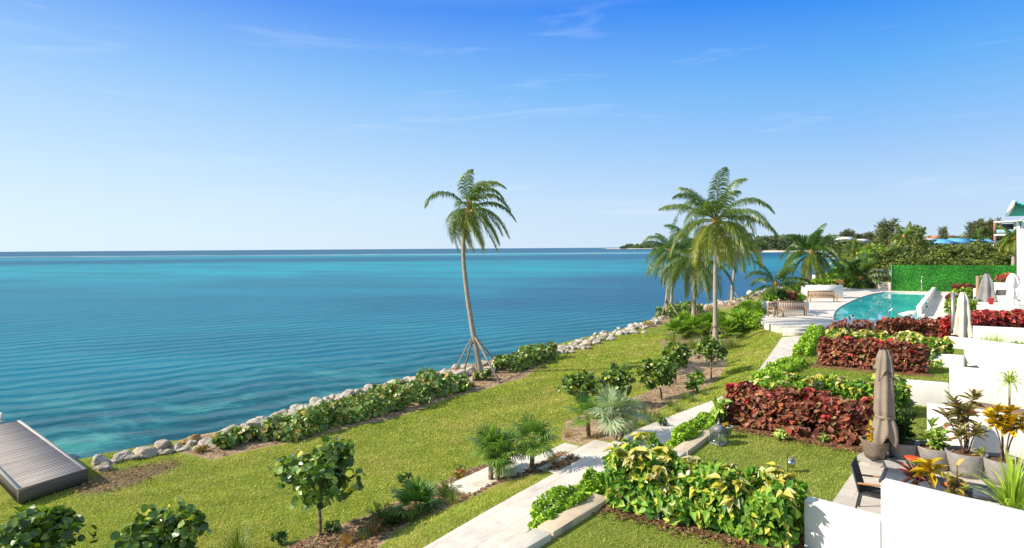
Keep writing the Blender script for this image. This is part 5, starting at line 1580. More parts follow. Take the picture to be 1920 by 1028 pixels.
# planter trough and plants behind the nearest wall
wa, wb = at(1651, 904, 2.0), at(2050, 1000, 2.0)
wd = nrm(wb - wa); wn = np.array([-wd[1], wd[0], 0])
if wn[1] < 0: wn = -wn
tr = thing('planter_trough', 'white planter trough behind the nearest white wall', 'planter', wa + wd * 1.4 + wn * .5 + UP * (-1.14))
Geo().box((0, 0, .45), (2.6, .4, .9), np.array([wd, wn, UP])).obj('body', M['stucco'], tr, bevel=.01)
Geo().box((0, 0, .905), (2.48, .30, .03), np.array([wd, wn, UP])).obj('soil', M['mulch'], tr)
def trough(px, off=.5):
    r_ = ray(px, 900)[:2]
    A_ = np.array([[r_[0], -wd[0]], [r_[1], -wd[1]]])
    o_ = (wa + wn * off)[:2]
    s_ = np.linalg.solve(A_, o_)
    q = r_ * s_[0]
    return np.array([q[0], q[1], 1.77])
M['wine'] = leaf_mat('wine_leaf', [(0, (0.06, 0.03, 0.025)), (.5, (.13, .05, .04)), (.8, (.09, .10, .03)), (1, (.36, .04, .06))], .3, .4)
cane('cordyline', 'dark red cordyline rising above the nearest white wall by the chair', trough(1712), [(0, 0, .34), (.1, 0, .22)], 15, .27, .042, 'blade', M['wine'], bare=True, droop=.3)
cane('croton', 'golden leaved croton above the nearest white wall over the table', trough(1745), [(0, .0, .58), (-.03, -.02, .5)], 16, .25, .10, 'oval', M['gold'], bare=True, droop=.35)
cane('croton', 'copper and olive leaved croton above the nearest white wall, right of the golden one', trough(1795), [(0.0, 0, .62), (-.14, .02, .32), (.10, .02, .30)], 17, .20, .085, 'oval', M['copper'], bare=False, droop=.25)
g = Geo(); blades(g, (0, 0, .02), 110, 1.0, .050, .55, .26, .45, .08, 5)
tag(g.obj('striped_spider_plant', M['spiky'], loc=trough(1899, .45) + UP * .05), 'big arching green and yellow strap leaved plant at the right edge above the nearest wall', 'plant')

# dining chair and tables
M['sling'] = plain('black_mesh_fabric', (0.035, 0.034, 0.034), 0.8, 0.2, amt=0.2)
M['alu_dark'] = plain('charcoal_metal', (0.045, 0.048, 0.052), 0.45, 0.4, amt=0.15)
M['teak'] = wood('teak_arm', (0.36, 0.18, 0.07), (0.56, 0.32, 0.14), 0, 0.5, 'obj')
M['glass_top'] = plain('slate_table_top', (0.07, 0.077, 0.095), 0.6, 0.3, amt=0.12)
cp = at(1640, 966, .865)
ch = thing('dining_chair', 'black garden chair with teak armrests standing at the patio table', 'chair', cp, math.atan2(-DL[1], -DL[0]))
Geo().box((0.0, 0, .44), (.46, .48, .03)).obj('seat', M['sling'], ch, bevel=.01)
Geo().bar((-.22, 0, .44), (-.34, 0, .93), .48, .025, up=(0, 1, 0)).obj('backrest', M['sling'], ch) if False else Geo().box((-.285, 0, .69), (.03, .48, .52), np.array([nrm(np.array([.97, 0, .24])), [0, 1, 0], nrm(np.array([-.24, 0, .97]))])).obj('backrest', M['sling'], ch, bevel=.01)
for s_ in (-1, 1):
    Geo().bar((-.24, s_ * .255, .62), (.22, s_ * .255, .66), .055, .025).obj('armrest', M['teak'], ch, bevel=.006)
    Geo().tube([(.21, s_ * .255, .0), (.19, s_ * .255, .64)], .018, 8).obj('leg', M['alu_dark'], ch)
    Geo().tube([(-.30, s_ * .255, .0), (-.21, s_ * .255, .44), (-.35, s_ * .25, .95)], .018, 8).obj('leg', M['alu_dark'], ch)
    Geo().tube([(-.22, s_ * .25, .425), (.21, s_ * .25, .425)], .016, 8).obj('side_rail', M['alu_dark'], ch)
def table(label, pa, w, dd, h, zb=.865):
    t = thing('patio_table', label, 'table', (pa[0], pa[1], zb), math.atan2(-DL[1], -DL[0]))
    Geo().box((0, 0, h - .015), (w - .08, dd - .08, .02)).obj('table_top', M['glass_top'], t)
    fr__ = Geo()
    fr__.box((0, dd / 2 - .03, h - .02), (w, .06, .045)).box((0, -dd / 2 + .03, h - .02), (w, .06, .045)).box((w / 2 - .03, 0, h - .021), (.06, dd - .12, .043)).box((-w / 2 + .03, 0, h - .021), (.06, dd - .12, .043))
    fr__.obj('frame', M['alu_dark'], t)
    for a in (-1, 1):
        for c in (-1, 1):
            Geo().box((a * (w / 2 - .06), c * (dd / 2 - .06), h / 2 - .02), (.05, .05, h - .04)).obj('leg', M['alu_dark'], t)
tp = at(1728, 902, 1.6)
table('dark slate patio table beside the black chair, half hidden by the nearest wall', tp, 1.25, .85, .74)
tp2 = at(1836, 918, 1.5)
table('square slate patio table right of the larger one, behind the striped strap leaved plant', tp2, .75, .75, .62)
p = at(1712, 884, .865)
t = thing('toy_stool', 'round orange topped stool with a green leg beside the grey pots', 'stool', p)
Geo().lathe([(.02, .27), (.15, .275), (.165, .29), (.165, .305), (.15, .315), (.02, .318)], 28).obj('seat', plain('orange_red_plastic', (0.72, 0.09, 0.02), 0.35, 0.5, amt=.04), t, smooth=True)
Geo().lathe([(.12, 0), (.11, .02), (.05, .1), (.045, .22), (.1, .272)], 20).obj('leg', plain('green_plastic', (0.06, 0.42, 0.12), 0.35, 0.5, amt=.04), t, smooth=True)

# lantern, flower pot and hanging lamp on the lantern lawn
M['zinc'] = plain('weathered_zinc', (0.20, 0.215, 0.20), 0.55, 0.4, .3, amt=.2)
b = NB('lantern_glass')
tr_ = b.n('BsdfTransparent', {'Color': (0.92, 0.95, 0.93)}); gl_ = b.n('BsdfGlossy', {'Color': (1, 1, 1), 'Roughness': 0.05})
M['lglass'] = b.done(b.n('MixShader', {0: 0.12, 1: tr_.outputs[0], 2: gl_.outputs[0]}))
lp = at(1348, 833, .85)
t = thing('lantern', 'weathered grey metal lantern with glass sides on the grass by the copper hedge', 'lantern', lp, .5)
w = .15
Geo().box((0, 0, .02), (.34, .34, .04)).obj('base', M['zinc'], t)
for a in (-1, 1):
    for c in (-1, 1):
        Geo().box((a * w, c * w, .19), (.025, .025, .32)).obj('corner_post', M['zinc'], t)
for q in range(4):
    c_, s_ = math.cos(q * math.pi / 2), math.sin(q * math.pi / 2)
    Geo().box((c_ * w, s_ * w, .19), (.004, .27, .31), np.array([[c_, s_, 0], [-s_, c_, 0], [0, 0, 1]])).obj('glass_pane', M['lglass'], t)
g = Geo(); h0 = .35
V = [(-.19, -.19, h0), (.19, -.19, h0), (.19, .19, h0), (-.19, .19, h0), (-.07, -.07, .50), (.07, -.07, .50), (.07, .07, .50), (-.07, .07, .50)]
g.one(V, [(0, 3, 2, 1), (4, 5, 6, 7), (0, 1, 5, 4), (1, 2, 6, 5), (2, 3, 7, 6), (3, 0, 4, 7)]).obj('roof', M['zinc'], t)
Geo().lathe([(.06, .50), (.05, .54), (.02, .56), (.02, .6), (.005, .61)], 12).obj('cap', M['zinc'], t)
Geo().tube([(.035 * math.cos(a), 0, .63 + .035 * math.sin(a)) for a in np.linspace(0, 6.28, 13)], .006, 5).obj('ring', M['zinc'], t)
fp = at(1360, 826, .85) + np.array([.12, .25, 0])
t = thing('flower_pot', 'pale green flower pot behind the lantern on the lawn', 'pot', fp)
Geo().lathe([(.09, 0), (.15, .27), (.16, .27), (.16, .31), (.14, .31), (.13, .26)], 24).obj('body', plain('celadon_glaze', (0.36, 0.42, 0.30), 0.4, 0.5, amt=.08), t)
Geo().lathe([(.13, .25), (.13, .27), (.05, .28)], 16).obj('soil', M['mulch'], t)
shrub('orange_flowers', 'small orange flowers growing in the pale green pot', fp + UP * .27, (.09, .09, .12), 7, 9, .07, .05, 'oval', leaf_mat('orange_petal', [(0, (0.05, 0.12, 0.02)), (.4, (0.06, 0.13, 0.02)), (.5, (.75, .22, .01)), (1, (.8, .30, .02))], .2, .5), cat='flowers')
shrub('bird_plant', 'upright broad green leaves standing at the left end of the copper hedge', at(1350, 800, .85), (.22, .22, .85), 8, 5, .38, .13, 'oval', M['pale_leaf'], cat='plant', clump_r=.15)
hp = at(1477, 884, .852)
t = thing('garden_lamp', 'small silver lamp hanging on a short stake in the lantern lawn', 'lamp', hp)
Geo().tube(pl([(0, 0, 0), (0, 0, .34), (.02, -.02, .40), (.05, -.05, .36)], 4), .008, 6).obj('stake', M['black'], t)
Geo().box((.05, -.05, .19), (.12, .12, .15)).obj('lamp_box', M['steel'], t)
Geo().lathe([(.09, .27), (.07, .30), (.01, .345)], 4, c=(.05, -.05, 0)).obj('lamp_roof', M['zinc'], t)

# ------------------------------------------------------------ pool terrace furniture
M['benchwood'] = wood('weathered_teak', (0.22, 0.13, 0.075), (0.42, 0.27, 0.16), 0, 0.7, 'obj')
M['benchwood2'] = wood('golden_teak', (0.33, 0.18, 0.085), (0.54, 0.33, 0.17), 0, 0.6, 'obj')
M['chairwood'] = wood('pale_teak', (0.34, 0.24, 0.15), (0.55, 0.42, 0.28), 0, 0.6, 'obj')
def bench(name, label, cat, p, w, mat, rz=0.0):
    t = thing(name, label, cat, p, rz)
    d_ = .58
    g = Geo()
    for k in range(5): g.box((0, -d_ / 2 + .08 + k * .105, .43), (w - .1, .085, .035))
    g.obj('seat', mat, t)
    g = Geo()
    nb = max(int(w / .12), 4)
    for k in range(nb): g.box((-w / 2 + .12 + k * (w - .24) / (nb - 1), d_ / 2 - .02 + .05, .70), (.075, .025, .42))
    g.box((0, d_ / 2 + .03, .94), (w - .06, .05, .10)).box((0, d_ / 2 + .03, .50), (w - .1, .045, .07))
    g.obj('backrest', mat, t)
    for a in (-1, 1):
        Geo().box((a * (w / 2 - .04), -d_ / 2 + .03, .32), (.075, .075, .64)).obj('leg', mat, t)
        Geo().box((a * (w / 2 - .04), d_ / 2 + .03, .50), (.075, .075, 1.0)).obj('leg', mat, t)
        Geo().box((a * (w / 2 - .04), 0, .66), (.09, d_ + .1, .04)).obj('armrest', mat, t)
        Geo().box((a * (w / 2 - .042), 0, .40), (.05, d_ - .06, .07)).obj('side_rail', mat, t)
p = at(1481, 591.5, 1.0)
bench('wooden_bench', 'weathered brown slatted bench behind the teak armchair on the terrace', 'bench', p, 2.1, M['benchwood'], -.25)
p = at(1455, 594, 1.0)
bench('wooden_armchair', 'pale teak armchair at the left edge of the pool terrace', 'chair', p, .85, M['chairwood'], .30)
p = at(1542, 566.5, 1.0)
bench('wooden_bench', 'golden brown slatted bench against the far white planter', 'bench', p, 2.3, M['benchwood2'], -.08)
def planter_box(label, px0, px1, py, zt, depth):
    a_, b_ = at(px0, py, 1.0), at(px1, py, 1.0)
    d_ = nrm(b_ - a_); n_ = np.array([-d_[1], d_[0], 0]); L = np.linalg.norm(b_ - a_)
    t = thing('planter_box', label, 'planter', (a_ + b_) / 2 + n_ * depth / 2)
    A3 = np.array([d_, n_, UP])
    g = Geo()
    for s_ in (-1, 1):
        g.box(n_ * s_ * (depth / 2 - .09) + UP * zt / 2, (L, .18, zt), A3)
        g.box(d_ * s_ * (L / 2 - .09) + UP * (zt / 2 - .002), (.18, depth - .36, zt - .004), A3)
    g.obj('wall', M['stucco'], t)
    Geo().box(UP * (zt - .12), (L - .36, depth - .36, .05), A3).obj('soil', M['mulch'], t)
    return np.array(t.location) + UP * (zt - .1), A3, L
q, A3, L = planter_box('white planter behind the weathered bench, planted with dark shrubs', 1442, 1517, 588.5, .85, 1.6)
for dx, r_, mt, lab in [(-1.0, .62, 'green_hedge', 'bright green shrub at the left end of the planter behind the weathered bench'), (-.35, .85, 'dark_leaf', 'dark green shrub in the planter behind the weathered bench'),
                        (.45, .75, 'red_hedge', 'copper red shrub in the planter behind the weathered bench'), (1.1, .62, 'green_hedge', 'green shrub at the right end of the planter behind the weathered bench')]:
    shrub('planter_shrub', lab, q + A3[0] * dx, (r_ * .8, r_ * .8, r_), 22, 14, .2, .12, 'oval', M[mt])
q, A3, L = planter_box('white planter behind the golden brown bench below a palm', 1514, 1581, 560, 1.25, 1.6)
for dx, r_, mt, lab in [(-1.6, .6, 'dark_leaf', 'dark green shrub at the left of the far white planter'), (-.4, .6, 'green_hedge', 'bright green shrub in the middle of the far white planter'),
                        (.6, .6, 'croton_yellow', 'yellow green shrub in the far white planter under the palm'), (1.5, .55, 'copper', 'orange tinted shrub at the right end of the far white planter')]:
    shrub('planter_shrub', lab, q + A3[0] * dx, (r_, r_ * .8, r_ * .9), 20, 14, .22, .13, 'oval', M[mt])
for px, py, r_, mt, lab in [(1478, 556, 1.0, 'croton_yellow', 'yellow leaved shrub between the low palm and the full palm'), (1496, 553, .9, 'green_hedge', 'green shrub at the seaward edge of the pool terrace'),
                            (1640, 541, .7, 'dark_leaf', 'dark shrub by the fence at the far end of the terrace')]:
    shrub('terrace_shrub', lab, at(px, py, 1.0), (r_, r_, r_), 22, 14, .24, .12, 'oval', M[mt])
# far end boundary
p0, p1 = at(1578, 536, 1.0), at(1672, 543.5, 1.0)
d_ = nrm(p1 - p0); n_ = np.array([-d_[1], d_[0], 0]); L = np.linalg.norm(p1 - p0)
M['sandstone'] = plain('pale_block_wall', (0.52, 0.46, 0.38), 0.85, 0.2, amt=.1, nscale=2)
o = Geo().box((0, 0, .35), (L, .3, .9), np.array([d_, n_, UP])).obj('boundary_wall', M['sandstone'], loc=(p0 + p1) / 2, bevel=.02)
tag(o, 'low cream boundary wall left of the green hedge screen', 'wall')
fp_ = (p0 + p1) / 2 + n_ * 2.5
t = thing('metal_fence', 'grey metal fence beyond the low cream wall left of the green screen', 'fence', fp_)
for k in range(9):
    Geo().tube([d_ * (-L / 2 + k * L / 8), d_ * (-L / 2 + k * L / 8) + UP * 2.1], .04, 6).obj('post', M['pole_alu'], t)
for z in (.5, 2.05):
    Geo().tube([d_ * -L / 2 + UP * z, d_ * L / 2 + UP * z], .03, 6).obj('rail', M['pole_alu'], t)
g = Geo()
for k in range(70): g.tube([d_ * (-L / 2 + (k + .5) * L / 70) + UP * .5, d_ * (-L / 2 + (k + .5) * L / 70) + UP * 2.05], .012, 4)
g.obj('bars', M['pole_alu'], t)
# row of white sun loungers by the water beyond the terrace
for k in range(6):
    p = at(1528 + k * 7.5, 531 - k * .4, .7)
    t = thing('sun_lounger', 'white sun lounger in the row beyond the far white planter', 'sun lounger', p, -.5, 'white sun loungers beyond the planter')
    Geo().box((0, 0, .4), (.7, 1.3, .09)).obj('seat', M['whitec'], t)
    Geo().box((0, .85, .75), (.7, .08, .8), np.array([[1, 0, 0], [0, .86, -.5], [0, .5, .86]])).obj('backrest', M['whitec'], t)
    for a in (-.3, .3):
        for c in (-.5, .6): Geo().box((a, c, .16), (.06, .06, .44)).obj('leg', M['whitec'], t)
# ------------------------------------------------------------ far terrace and the white building
wall_px('terrace_wall', 'white terrace wall behind the white bound umbrella', [((1856, 530), (1990, 532), 3.0), ((1827, 541), (1858, 541.5), 2.6)], th=.3)
pL = atd(1878, 549, 46.2)
t = thing('vent_panel', 'grey louvred panel set in the white wall of the far terrace', 'vent', pL)
g = Geo()
for k in range(6): g.box((0, 0, -.15 + k * .06), (.75, .05, .035))
g.obj('louvre', M['pole_alu'], t)
Geo().box((0, .035, 0), (.8, .03, .42)).obj('back', plain('shadow_grey', (.18, .18, .19), .7), t)
o = Geo().prism([tuple(np.array(q) - np.array([37.0, 45.0])) for q in [atd(1812, 557, 45.0)[:2], atd(1838, 566, 42.8)[:2], atd(1872, 569, 42.0)[:2], atd(1990, 569, 42.0)[:2], atd(1990, 560, 45.8)[:2], atd(1830, 552, 45.8)[:2]]], -.6, 0.0).obj('terrace_slab', M['stucco'], loc=(37.0, 45.0, 1.65), recalc=True)
tag(o, 'white raised terrace slab with a curved front under the dark grey umbrella', 'terrace')
bp = atd(1858, 562, 43.8)
t = thing('red_bucket', 'small red bucket standing beside the dark grey umbrella', 'bucket', (bp[0], bp[1], 1.65))
Geo().lathe([(.13, 0), (.19, .42), (.2, .42), (.2, .46), (.17, .46), (.12, .05)], 16).obj('body', plain('red_plastic', (.62, .03, .04), .4, .5, amt=.05), t)
Geo().tube([(.19 * math.cos(a), 0, .44 + .16 * math.sin(a)) for a in np.linspace(0, math.pi, 9)], .012, 5).obj('handle', M['steel'], t)
shrub('red_flowers', 'red flowering shrub on top of the white terrace wall', atd(1887, 532, 47.5), (.9, .6, .7), 16, 14, .2, .14, 'round', M['red_bright'], cat='flowers')
for px, r_, hh_, lab in [(1853, .42, .85, 'feathery yellow green shrub below the far red hedge, left of a pair'), (1869, .34, .95, 'thin wispy shrub below the far red hedge, right of a pair')]:
    p = atd(px, 645, 27.6)
    g = Geo(); blades(g, (0, 0, 0), 150, hh_, .03, .5, .2, .5, r_ * .6, 4)
    tag(g.obj('feathery_shrub', M['spiky'], loc=(p[0], p[1], 1.05 if px < 1860 else 1.0)), lab, 'shrub')
shrub('low_plant', 'low green plant at the right edge behind the white wall', (*atd(1903, 650, 27.2)[:2], 1.2), (.5, .4, .3), 10, 14, .14, .08, 'oval', M['green_hedge'])

M['teal'] = plain('teal_louvre', (0.03, 0.42, 0.38), .5, .4, amt=.06)
M['sage'] = plain('sage_render', (.36, .37, .30), .8, .2, amt=.05)
M['win'] = plain('dark_window_glass', (.05, .07, .09), .08, .6, amt=.2)
bx = atd(1917, 575, 44.0)
t = thing('white_building', 'white building cut off by the right edge with teal sunshades', 'building', (bx[0], bx[1], .8), math.atan2(DL[1] * -1, -DL[0]))
Geo().box((5, 5, 3.5), (10, 10, 7.0)).obj('wall', M['stucco'], t, bevel=.03)
Geo().box((5.3, 4.9, 7.65), (9.6, 9.6, 1.3)).obj('upper_storey', M['sage'], t, bevel=.03)
Geo().box((5.6, 5, 8.55), (9.2, 9.4, .5)).obj('parapet', M['stucco'], t, bevel=.03)
g = Geo()
for k in range(9): g.box((.35 + k * .12, -.05, 4.6), (.03, .03, 1.0))
g.box((.83, -.05, 5.1), (1.1, .05, .05)); g.box((.83, -.05, 4.1), (1.1, .05, .05))
g.obj('balcony_rail', M['pole_alu'], t)
Geo().box((.95, -.02, 4.62), (1.2, .06, 1.2)).obj('window', M['win'], t)
Geo().box((.9, -.12, 3.85), (1.3, .25, .08)).obj('sill', M['stucco'], t)
def shade(x0, x1, y0, y1, z):
    g = Geo()
    for y in np.arange(y0 + .2, y1, .34):
        g.box(((x0 + x1) / 2, y, z), (x1 - x0, .05, .16), np.array([[1, 0, 0], [0, .8, .6], [0, -.6, .8]]))
    for x in np.arange(x0 + .06, x1 + .01, 1.2): g.box((x, (y0 + y1) / 2, z + .16), (.09, y1 - y0, .12))
    fr_ = g.obj('sunshade', M['teal'], t)
    Geo().box((x0 - .06, (y0 + y1) / 2, z + .06), (.1, y1 - y0, .34)).obj('fascia', M['whitec'], fr_)
shade(-.75, 4.5, -13.5, 1.95, 7.3)
shade(-.1, 3.0, .5, 3.4, 6.6)

# ------------------------------------------------------------ beyond the screen: bushes, casuarinas, houses, bay
def bush_proto(mat, rad, ncl, per, L, cr, name='coastal_bush', kind='oval'):
    d = rand_dirs(ncl, 0.35)
    d[:, 2] = np.abs(d[:, 2])
    C = np.array([0, 0, rad[2] * .30]) + d * np.array(rad) * np.array([.9, .9, .72]) * (.4 + .6 * rng.random((ncl, 1)) ** .5)
    g = Geo()
    clump_leaves(g, C, np.mean(rad) * cr * (.7 + .7 * rng.random(ncl)), per, L, L * .55, kind, up=.5)
    gs = Geo()
    for i in range(10): limb(gs, (rng.normal() * .3, rng.normal() * .3, -.4), C[i], .09, .03, n=5)
    return g.mesh(name + '_foliage', mat), gs.mesh(name + '_branches', M['bark'])
BP = [bush_proto(M['mangrove'], (3.2, 3.0, 4.4), 70, 44, .34, .24), bush_proto(M['olive'], (3.4, 3.2, 4.0), 80, 44, .30, .22), bush_proto(M['mangrove'], (2.6, 2.6, 5.0), 64, 44, .36, .24),
      bush_proto(M['olive'], (3.0, 3.0, 4.6), 60, 40, .40, .26), bush_proto(M['green_hedge'], (2.8, 2.8, 3.8), 56, 44, .36, .25)]
def bush(k, px, Y, ztop, sc, lab, grp, wx=1.0, zb=None):
    p = atd(px, 460, Y)
    zb = max(gz(p[0], p[1]), .3) if zb is None else zb
    t = thing('coastal_bush', lab, 'bush', (p[0], p[1], zb), rng.random() * 6.28, grp)
    f_, s_ = BP[k]
    hz = (4.4, 4.0, 5.0, 4.6, 3.8)[k]
    t.scale = (sc * wx, sc * wx, (ztop - zb) / hz / 1.08)
    for nm_, me in (('foliage', f_), ('branches', s_)):
        o = bpy.data.objects.new(nm_, me); COL.objects.link(o); o.parent = t
kinds = ['dark green mangrove bush', 'olive leaved coastal bush', 'tall dark green bush', 'pale olive bush', 'bright green bush']
def ztop_of(py, Y, px): 
    return atd(px, py, Y)[2]
rows = [  # (place phrase, Y, [(px, top py, kind, scale)])
    ('directly behind the green screen', 82, [(1682, 478, 0, 1.0), (1712, 486, 2, .9), (1742, 482, 0, 1.1), (1772, 488, 1, 1.0), (1800, 484, 0, 1.0), (1828, 486, 1, 1.05), (1856, 488, 3, 1.0), (1884, 482, 2, 1.0), (1910, 484, 0, 1.0)]),
    ('in the second row behind the green screen', 94, [(1668, 474, 3, 1.1), (1700, 470, 0, 1.2), (1732, 470, 2, 1.1), (1765, 472, 1, 1.2), (1795, 468, 0, 1.2), (1825, 472, 3, 1.1), (1852, 466, 2, 1.2), (1880, 470, 1, 1.2), (1908, 466, 0, 1.2)]),
    ('in the belt before the blue roofed houses', 112, [(1640, 466, 4, 1.3), (1668, 464, 3, 1.4), (1700, 462, 1, 1.4), (1735, 462, 0, 1.4), (1770, 463, 2, 1.3), (1805, 463, 1, 1.4), (1840, 461, 0, 1.4), (1872, 458, 3, 1.4), (1902, 454, 2, 1.4)]),
    ('on the green point by the bay', 100, [(1592, 488, 4, 1.0), (1612, 478, 1, 1.1), (1636, 478, 4, 1.2)]),
    ('on the wooded rise behind the bay', 165, [(1606, 468, 1, 1.6), (1630, 462, 4, 1.8), (1655, 458, 1, 1.8), (1682, 456, 3, 1.8), (1710, 454, 0, 1.9)]),
    ('on the far wooded shore of the bay', 250, [(1592, 466, 1, 2.2), (1616, 461, 0, 2.6), (1642, 456, 3, 2.8), (1672, 452, 1, 2.8), (1700, 450, 0, 2.8), (1730, 452, 3, 2.8)]),
    ('before the white roofed houses above the bay', 232, [(1580, 455, 0, 2.0), (1596, 452, 1, 2.0), (1612, 454, 3, 2.0), (1628, 455, 0, 2.0), (1645, 454, 1, 2.0)]),
    ('behind the blue roofed houses', 185, [(1736, 452, 0, 2.0), (1762, 449, 3, 2.0), (1790, 449, 1, 2.0), (1815, 447, 0, 2.0), (1842, 445, 2, 2.0), (1868, 446, 3, 2.0), (1895, 442, 0, 2.0)])]
for phrase, Y, lst in rows:
    for (px, py, k, sc) in lst:
        bush(k, px + rng.normal() * 2, Y + rng.normal() * 2.0, ztop_of(py + rng.normal() * 5, Y, px), sc, kinds[k] + ' ' + phrase, kinds[k] + ' ' + phrase)
for px, Y, py, lab in [(1545, 84, 522, 'low bright green bush at the water beyond the full palm'), (1562, 86, 512, 'low bright green bush between the sun loungers and the dark palms'), (1578, 88, 505, 'rounded green bush left of the dark bushy palms')]:
    bush(4, px, Y, ztop_of(py, Y, px), .8, lab, None)

def casuarina_mesh(h, spread, n, seed):
    r_ = np.random.default_rng(seed)
    gt, g = Geo(), Geo()
    gt.tube([(0, 0, -.5), (r_.normal() * .2, 0, h * .5), (r_.normal() * .3, 0, h * .97)], [h * .018, h * .012, h * .003], 6)
    for i in range(n):
        f = .18 + .80 * (i / n)
        az = i * 2.4 + r_.normal() * .3
        ln = spread * (1.0 - .75 * f) * (.6 + .6 * r_.random()) + .3
        a = np.array([0, 0, h * f]); e = a + np.array([math.cos(az) * ln, math.sin(az) * ln, ln * .55])
        gt.tube([a, (a + e) / 2 + np.array([0, 0, .1]), e], [h * .005, h * .003, h * .001], 4)
        m = 26
        t_ = .25 + .8 * r_.random(m)
        P = a + (e - a) * t_[:, None] + r_.normal(size=(m, 3)) * .22
        U = nrm(np.array([math.cos(az), math.sin(az), .5]) * .6 + r_.normal(size=(m, 3)) * .5 + np.array([0, 0, .35]))
        Nn = nrm(r_.normal(size=(m, 3)))
        leaves(g, P, U, Nn, .7 * (.6 + .8 * r_.random(m)), .11, 'blade', droop=.25)
    return gt.mesh('casuarina_trunk', M['bark']), g.mesh('casuarina_crown', M['casuarina'])
CP = [casuarina_mesh(12, 3.2, 60, 3), casuarina_mesh(12, 2.2, 60, 5), casuarina_mesh(12, 3.8, 64, 9)]
def casuarina(k, px, Y, py, lab, grp=None, wx=1.0):
    p = atd(px, 460, Y)
    zb = max(gz(p[0], p[1]), .3)
    t = thing('casuarina_tree', lab, 'tree', (p[0], p[1], zb), rng.random() * 6, grp)
    s_ = (ztop_of(py, Y, px) - zb) / 12
    t.scale = (s_ * wx, s_ * wx, s_)
    for nm_, me in zip(('trunk', 'crown'), CP[k]):
        o = bpy.data.objects.new(nm_, me); COL.objects.link(o); o.parent = t
casuarina(0, 1668, 135, 416, 'tallest feathery casuarina rising left of the yellow palms', wx=1.3)
casuarina(2, 1656, 138, 424, 'shorter feathery casuarina just left of the tallest one', wx=1.0)
casuarina(2, 1715, 140, 426, 'broad round topped casuarina right of the yellow palms', wx=1.2)
casuarina(1, 1768, 175, 428, 'narrow spire shaped casuarina before the orange roof')
casuarina(1, 1824, 180, 420, 'slim casuarina at the left of the row beside the white flats', wx=1.2)
casuarina(0, 1836, 178, 415, 'full casuarina second in the row beside the white flats')
casuarina(1, 1851, 182, 418, 'third casuarina in the row beside the white flats', wx=1.2)
casuarina(0, 1866, 180, 414, 'casuarina touching the left side of the white flats')
for px, py in [(1580, 436), (1588, 432), (1597, 434), (1612, 440), (1624, 438), (1632, 436), (1640, 441), (1650, 440)]:
    casuarina(int(rng.integers(3)), px, 330, py, 'distant casuarina on the skyline above the white roofed house', 'distant casuarinas above the white roofed house')
def small_palm(px, Y, pyb, pyc, L, lab, mt='coco', ye=.6):
    zb = 0.8
    p = np.array([*atd(px, 460, Y)[:2], zb])
    zc = ztop_of(pyc, Y, px)
    palm('coconut_palm', lab, p, [(0, 0, (zc - zb) * .5), (0.15, 0, zc - zb)], L, 16, mt, .26, .18, nleaf=24, wl=.65, ww=.10, yellow=ye, droopk=.95)
small_palm(1693, 100, 470, 444, 2.3, 'yellow green palm with a pale trunk beside the tallest casuarina')
small_palm(1703, 104, 470, 441, 2.2, 'palm just right of the yellow green palm beside the tallest casuarina')
small_palm(1722, 106, 470, 452, 2.5, 'yellow palm below the broad round topped casuarina')
small_palm(1832, 120, 470, 452, 2.6, 'palm among the bushes before the blue roofs', 'coco_dark', .3)
small_palm(1900, 70, 500, 447, 2.0, 'palm with a bare trunk beside the white building edge', 'coco', .6)
small_palm(1598, 150, 480, 468, 3.0, 'small palm at the bay end of the wooded rise', 'coco_dark', .3)

def house(name, label, px0, px1, Y, py_eave, py_ridge, roof_m, dep=8, gable=True, win=3):
    a_, b_ = atd(px0, py_eave, Y), atd(px1, py_eave, Y)
    w_ = b_[0] - a_[0]
    ze, zr = a_[2], ztop_of(py_ridge, Y, px0)
    t = thing(name, label, 'house', ((a_[0] + b_[0]) / 2, Y, .8))
    Geo().box((0, dep / 2, (ze - .8) / 2), (w_, dep, ze - .8)).obj('wall', M['stucco'], t)
    e_, r_ = ze - .8, zr - .8
    o_ = .5
    V = [(-w_ / 2 - o_, -o_, e_), (w_ / 2 + o_, -o_, e_), (w_ / 2 + o_, dep + o_, e_), (-w_ / 2 - o_, dep + o_, e_), (-w_ / 2 + (0 if gable else w_ * .25), dep / 2, r_), (w_ / 2 - (0 if gable else w_ * .25), dep / 2, r_)]
    Geo().one(V, [(0, 1, 5, 4), (2, 3, 4, 5), (1, 2, 5), (3, 0, 4), (3, 2, 1, 0)]).obj('roof', roof_m, t)
    for k in range(win):
        x = -w_ / 2 + (k + .5) * w_ / win
        f_ = Geo().box((x, -.03, e_ - 1.3), (w_ / win * .45, .08, 1.2)).obj('window', M['win'], t)
        Geo().box((x, -.05, e_ - 1.95), (w_ / win * .5, .16, .1)).obj('sill', M['stucco'], t)
M['bluer'] = plain('blue_roof', (.10, .36, .68), .5, .3, amt=.08, nscale=1)
M['redr'] = plain('terracotta_roof', (.42, .20, .12), .8, .2, amt=.15, nscale=1)
M['whiter'] = plain('white_roof', (.68, .68, .66), .7, .2, amt=.05)
house('house', 'long white house with a flat pale roof left of the blue roofs', 1727, 1768, 150, 450, 446.5, M['whiter'], win=7)
house('house', 'white house with a hipped blue roof beside the long pale house', 1772, 1800, 146, 457, 448, M['bluer'], gable=False)
house('house', 'white house with a blue gabled roof, middle of the blue roofed row', 1803, 1832, 148, 455, 446.5, M['bluer'])
house('house', 'white house with a wide pale blue roof, right of the middle of the row', 1836, 1858, 150, 456, 447, M['bluer'])
house('house', 'small blue roofed house next to the white flats', 1862, 1877, 152, 455, 446.5, M['bluer'], win=2)
house('house', 'house with a terracotta roof behind the narrow casuarina', 1760, 1805, 200, 446.5, 441, M['redr'])
house('house', 'low white roofed house among the far trees above the bay', 1584, 1606, 260, 450, 444, M['whiter'])
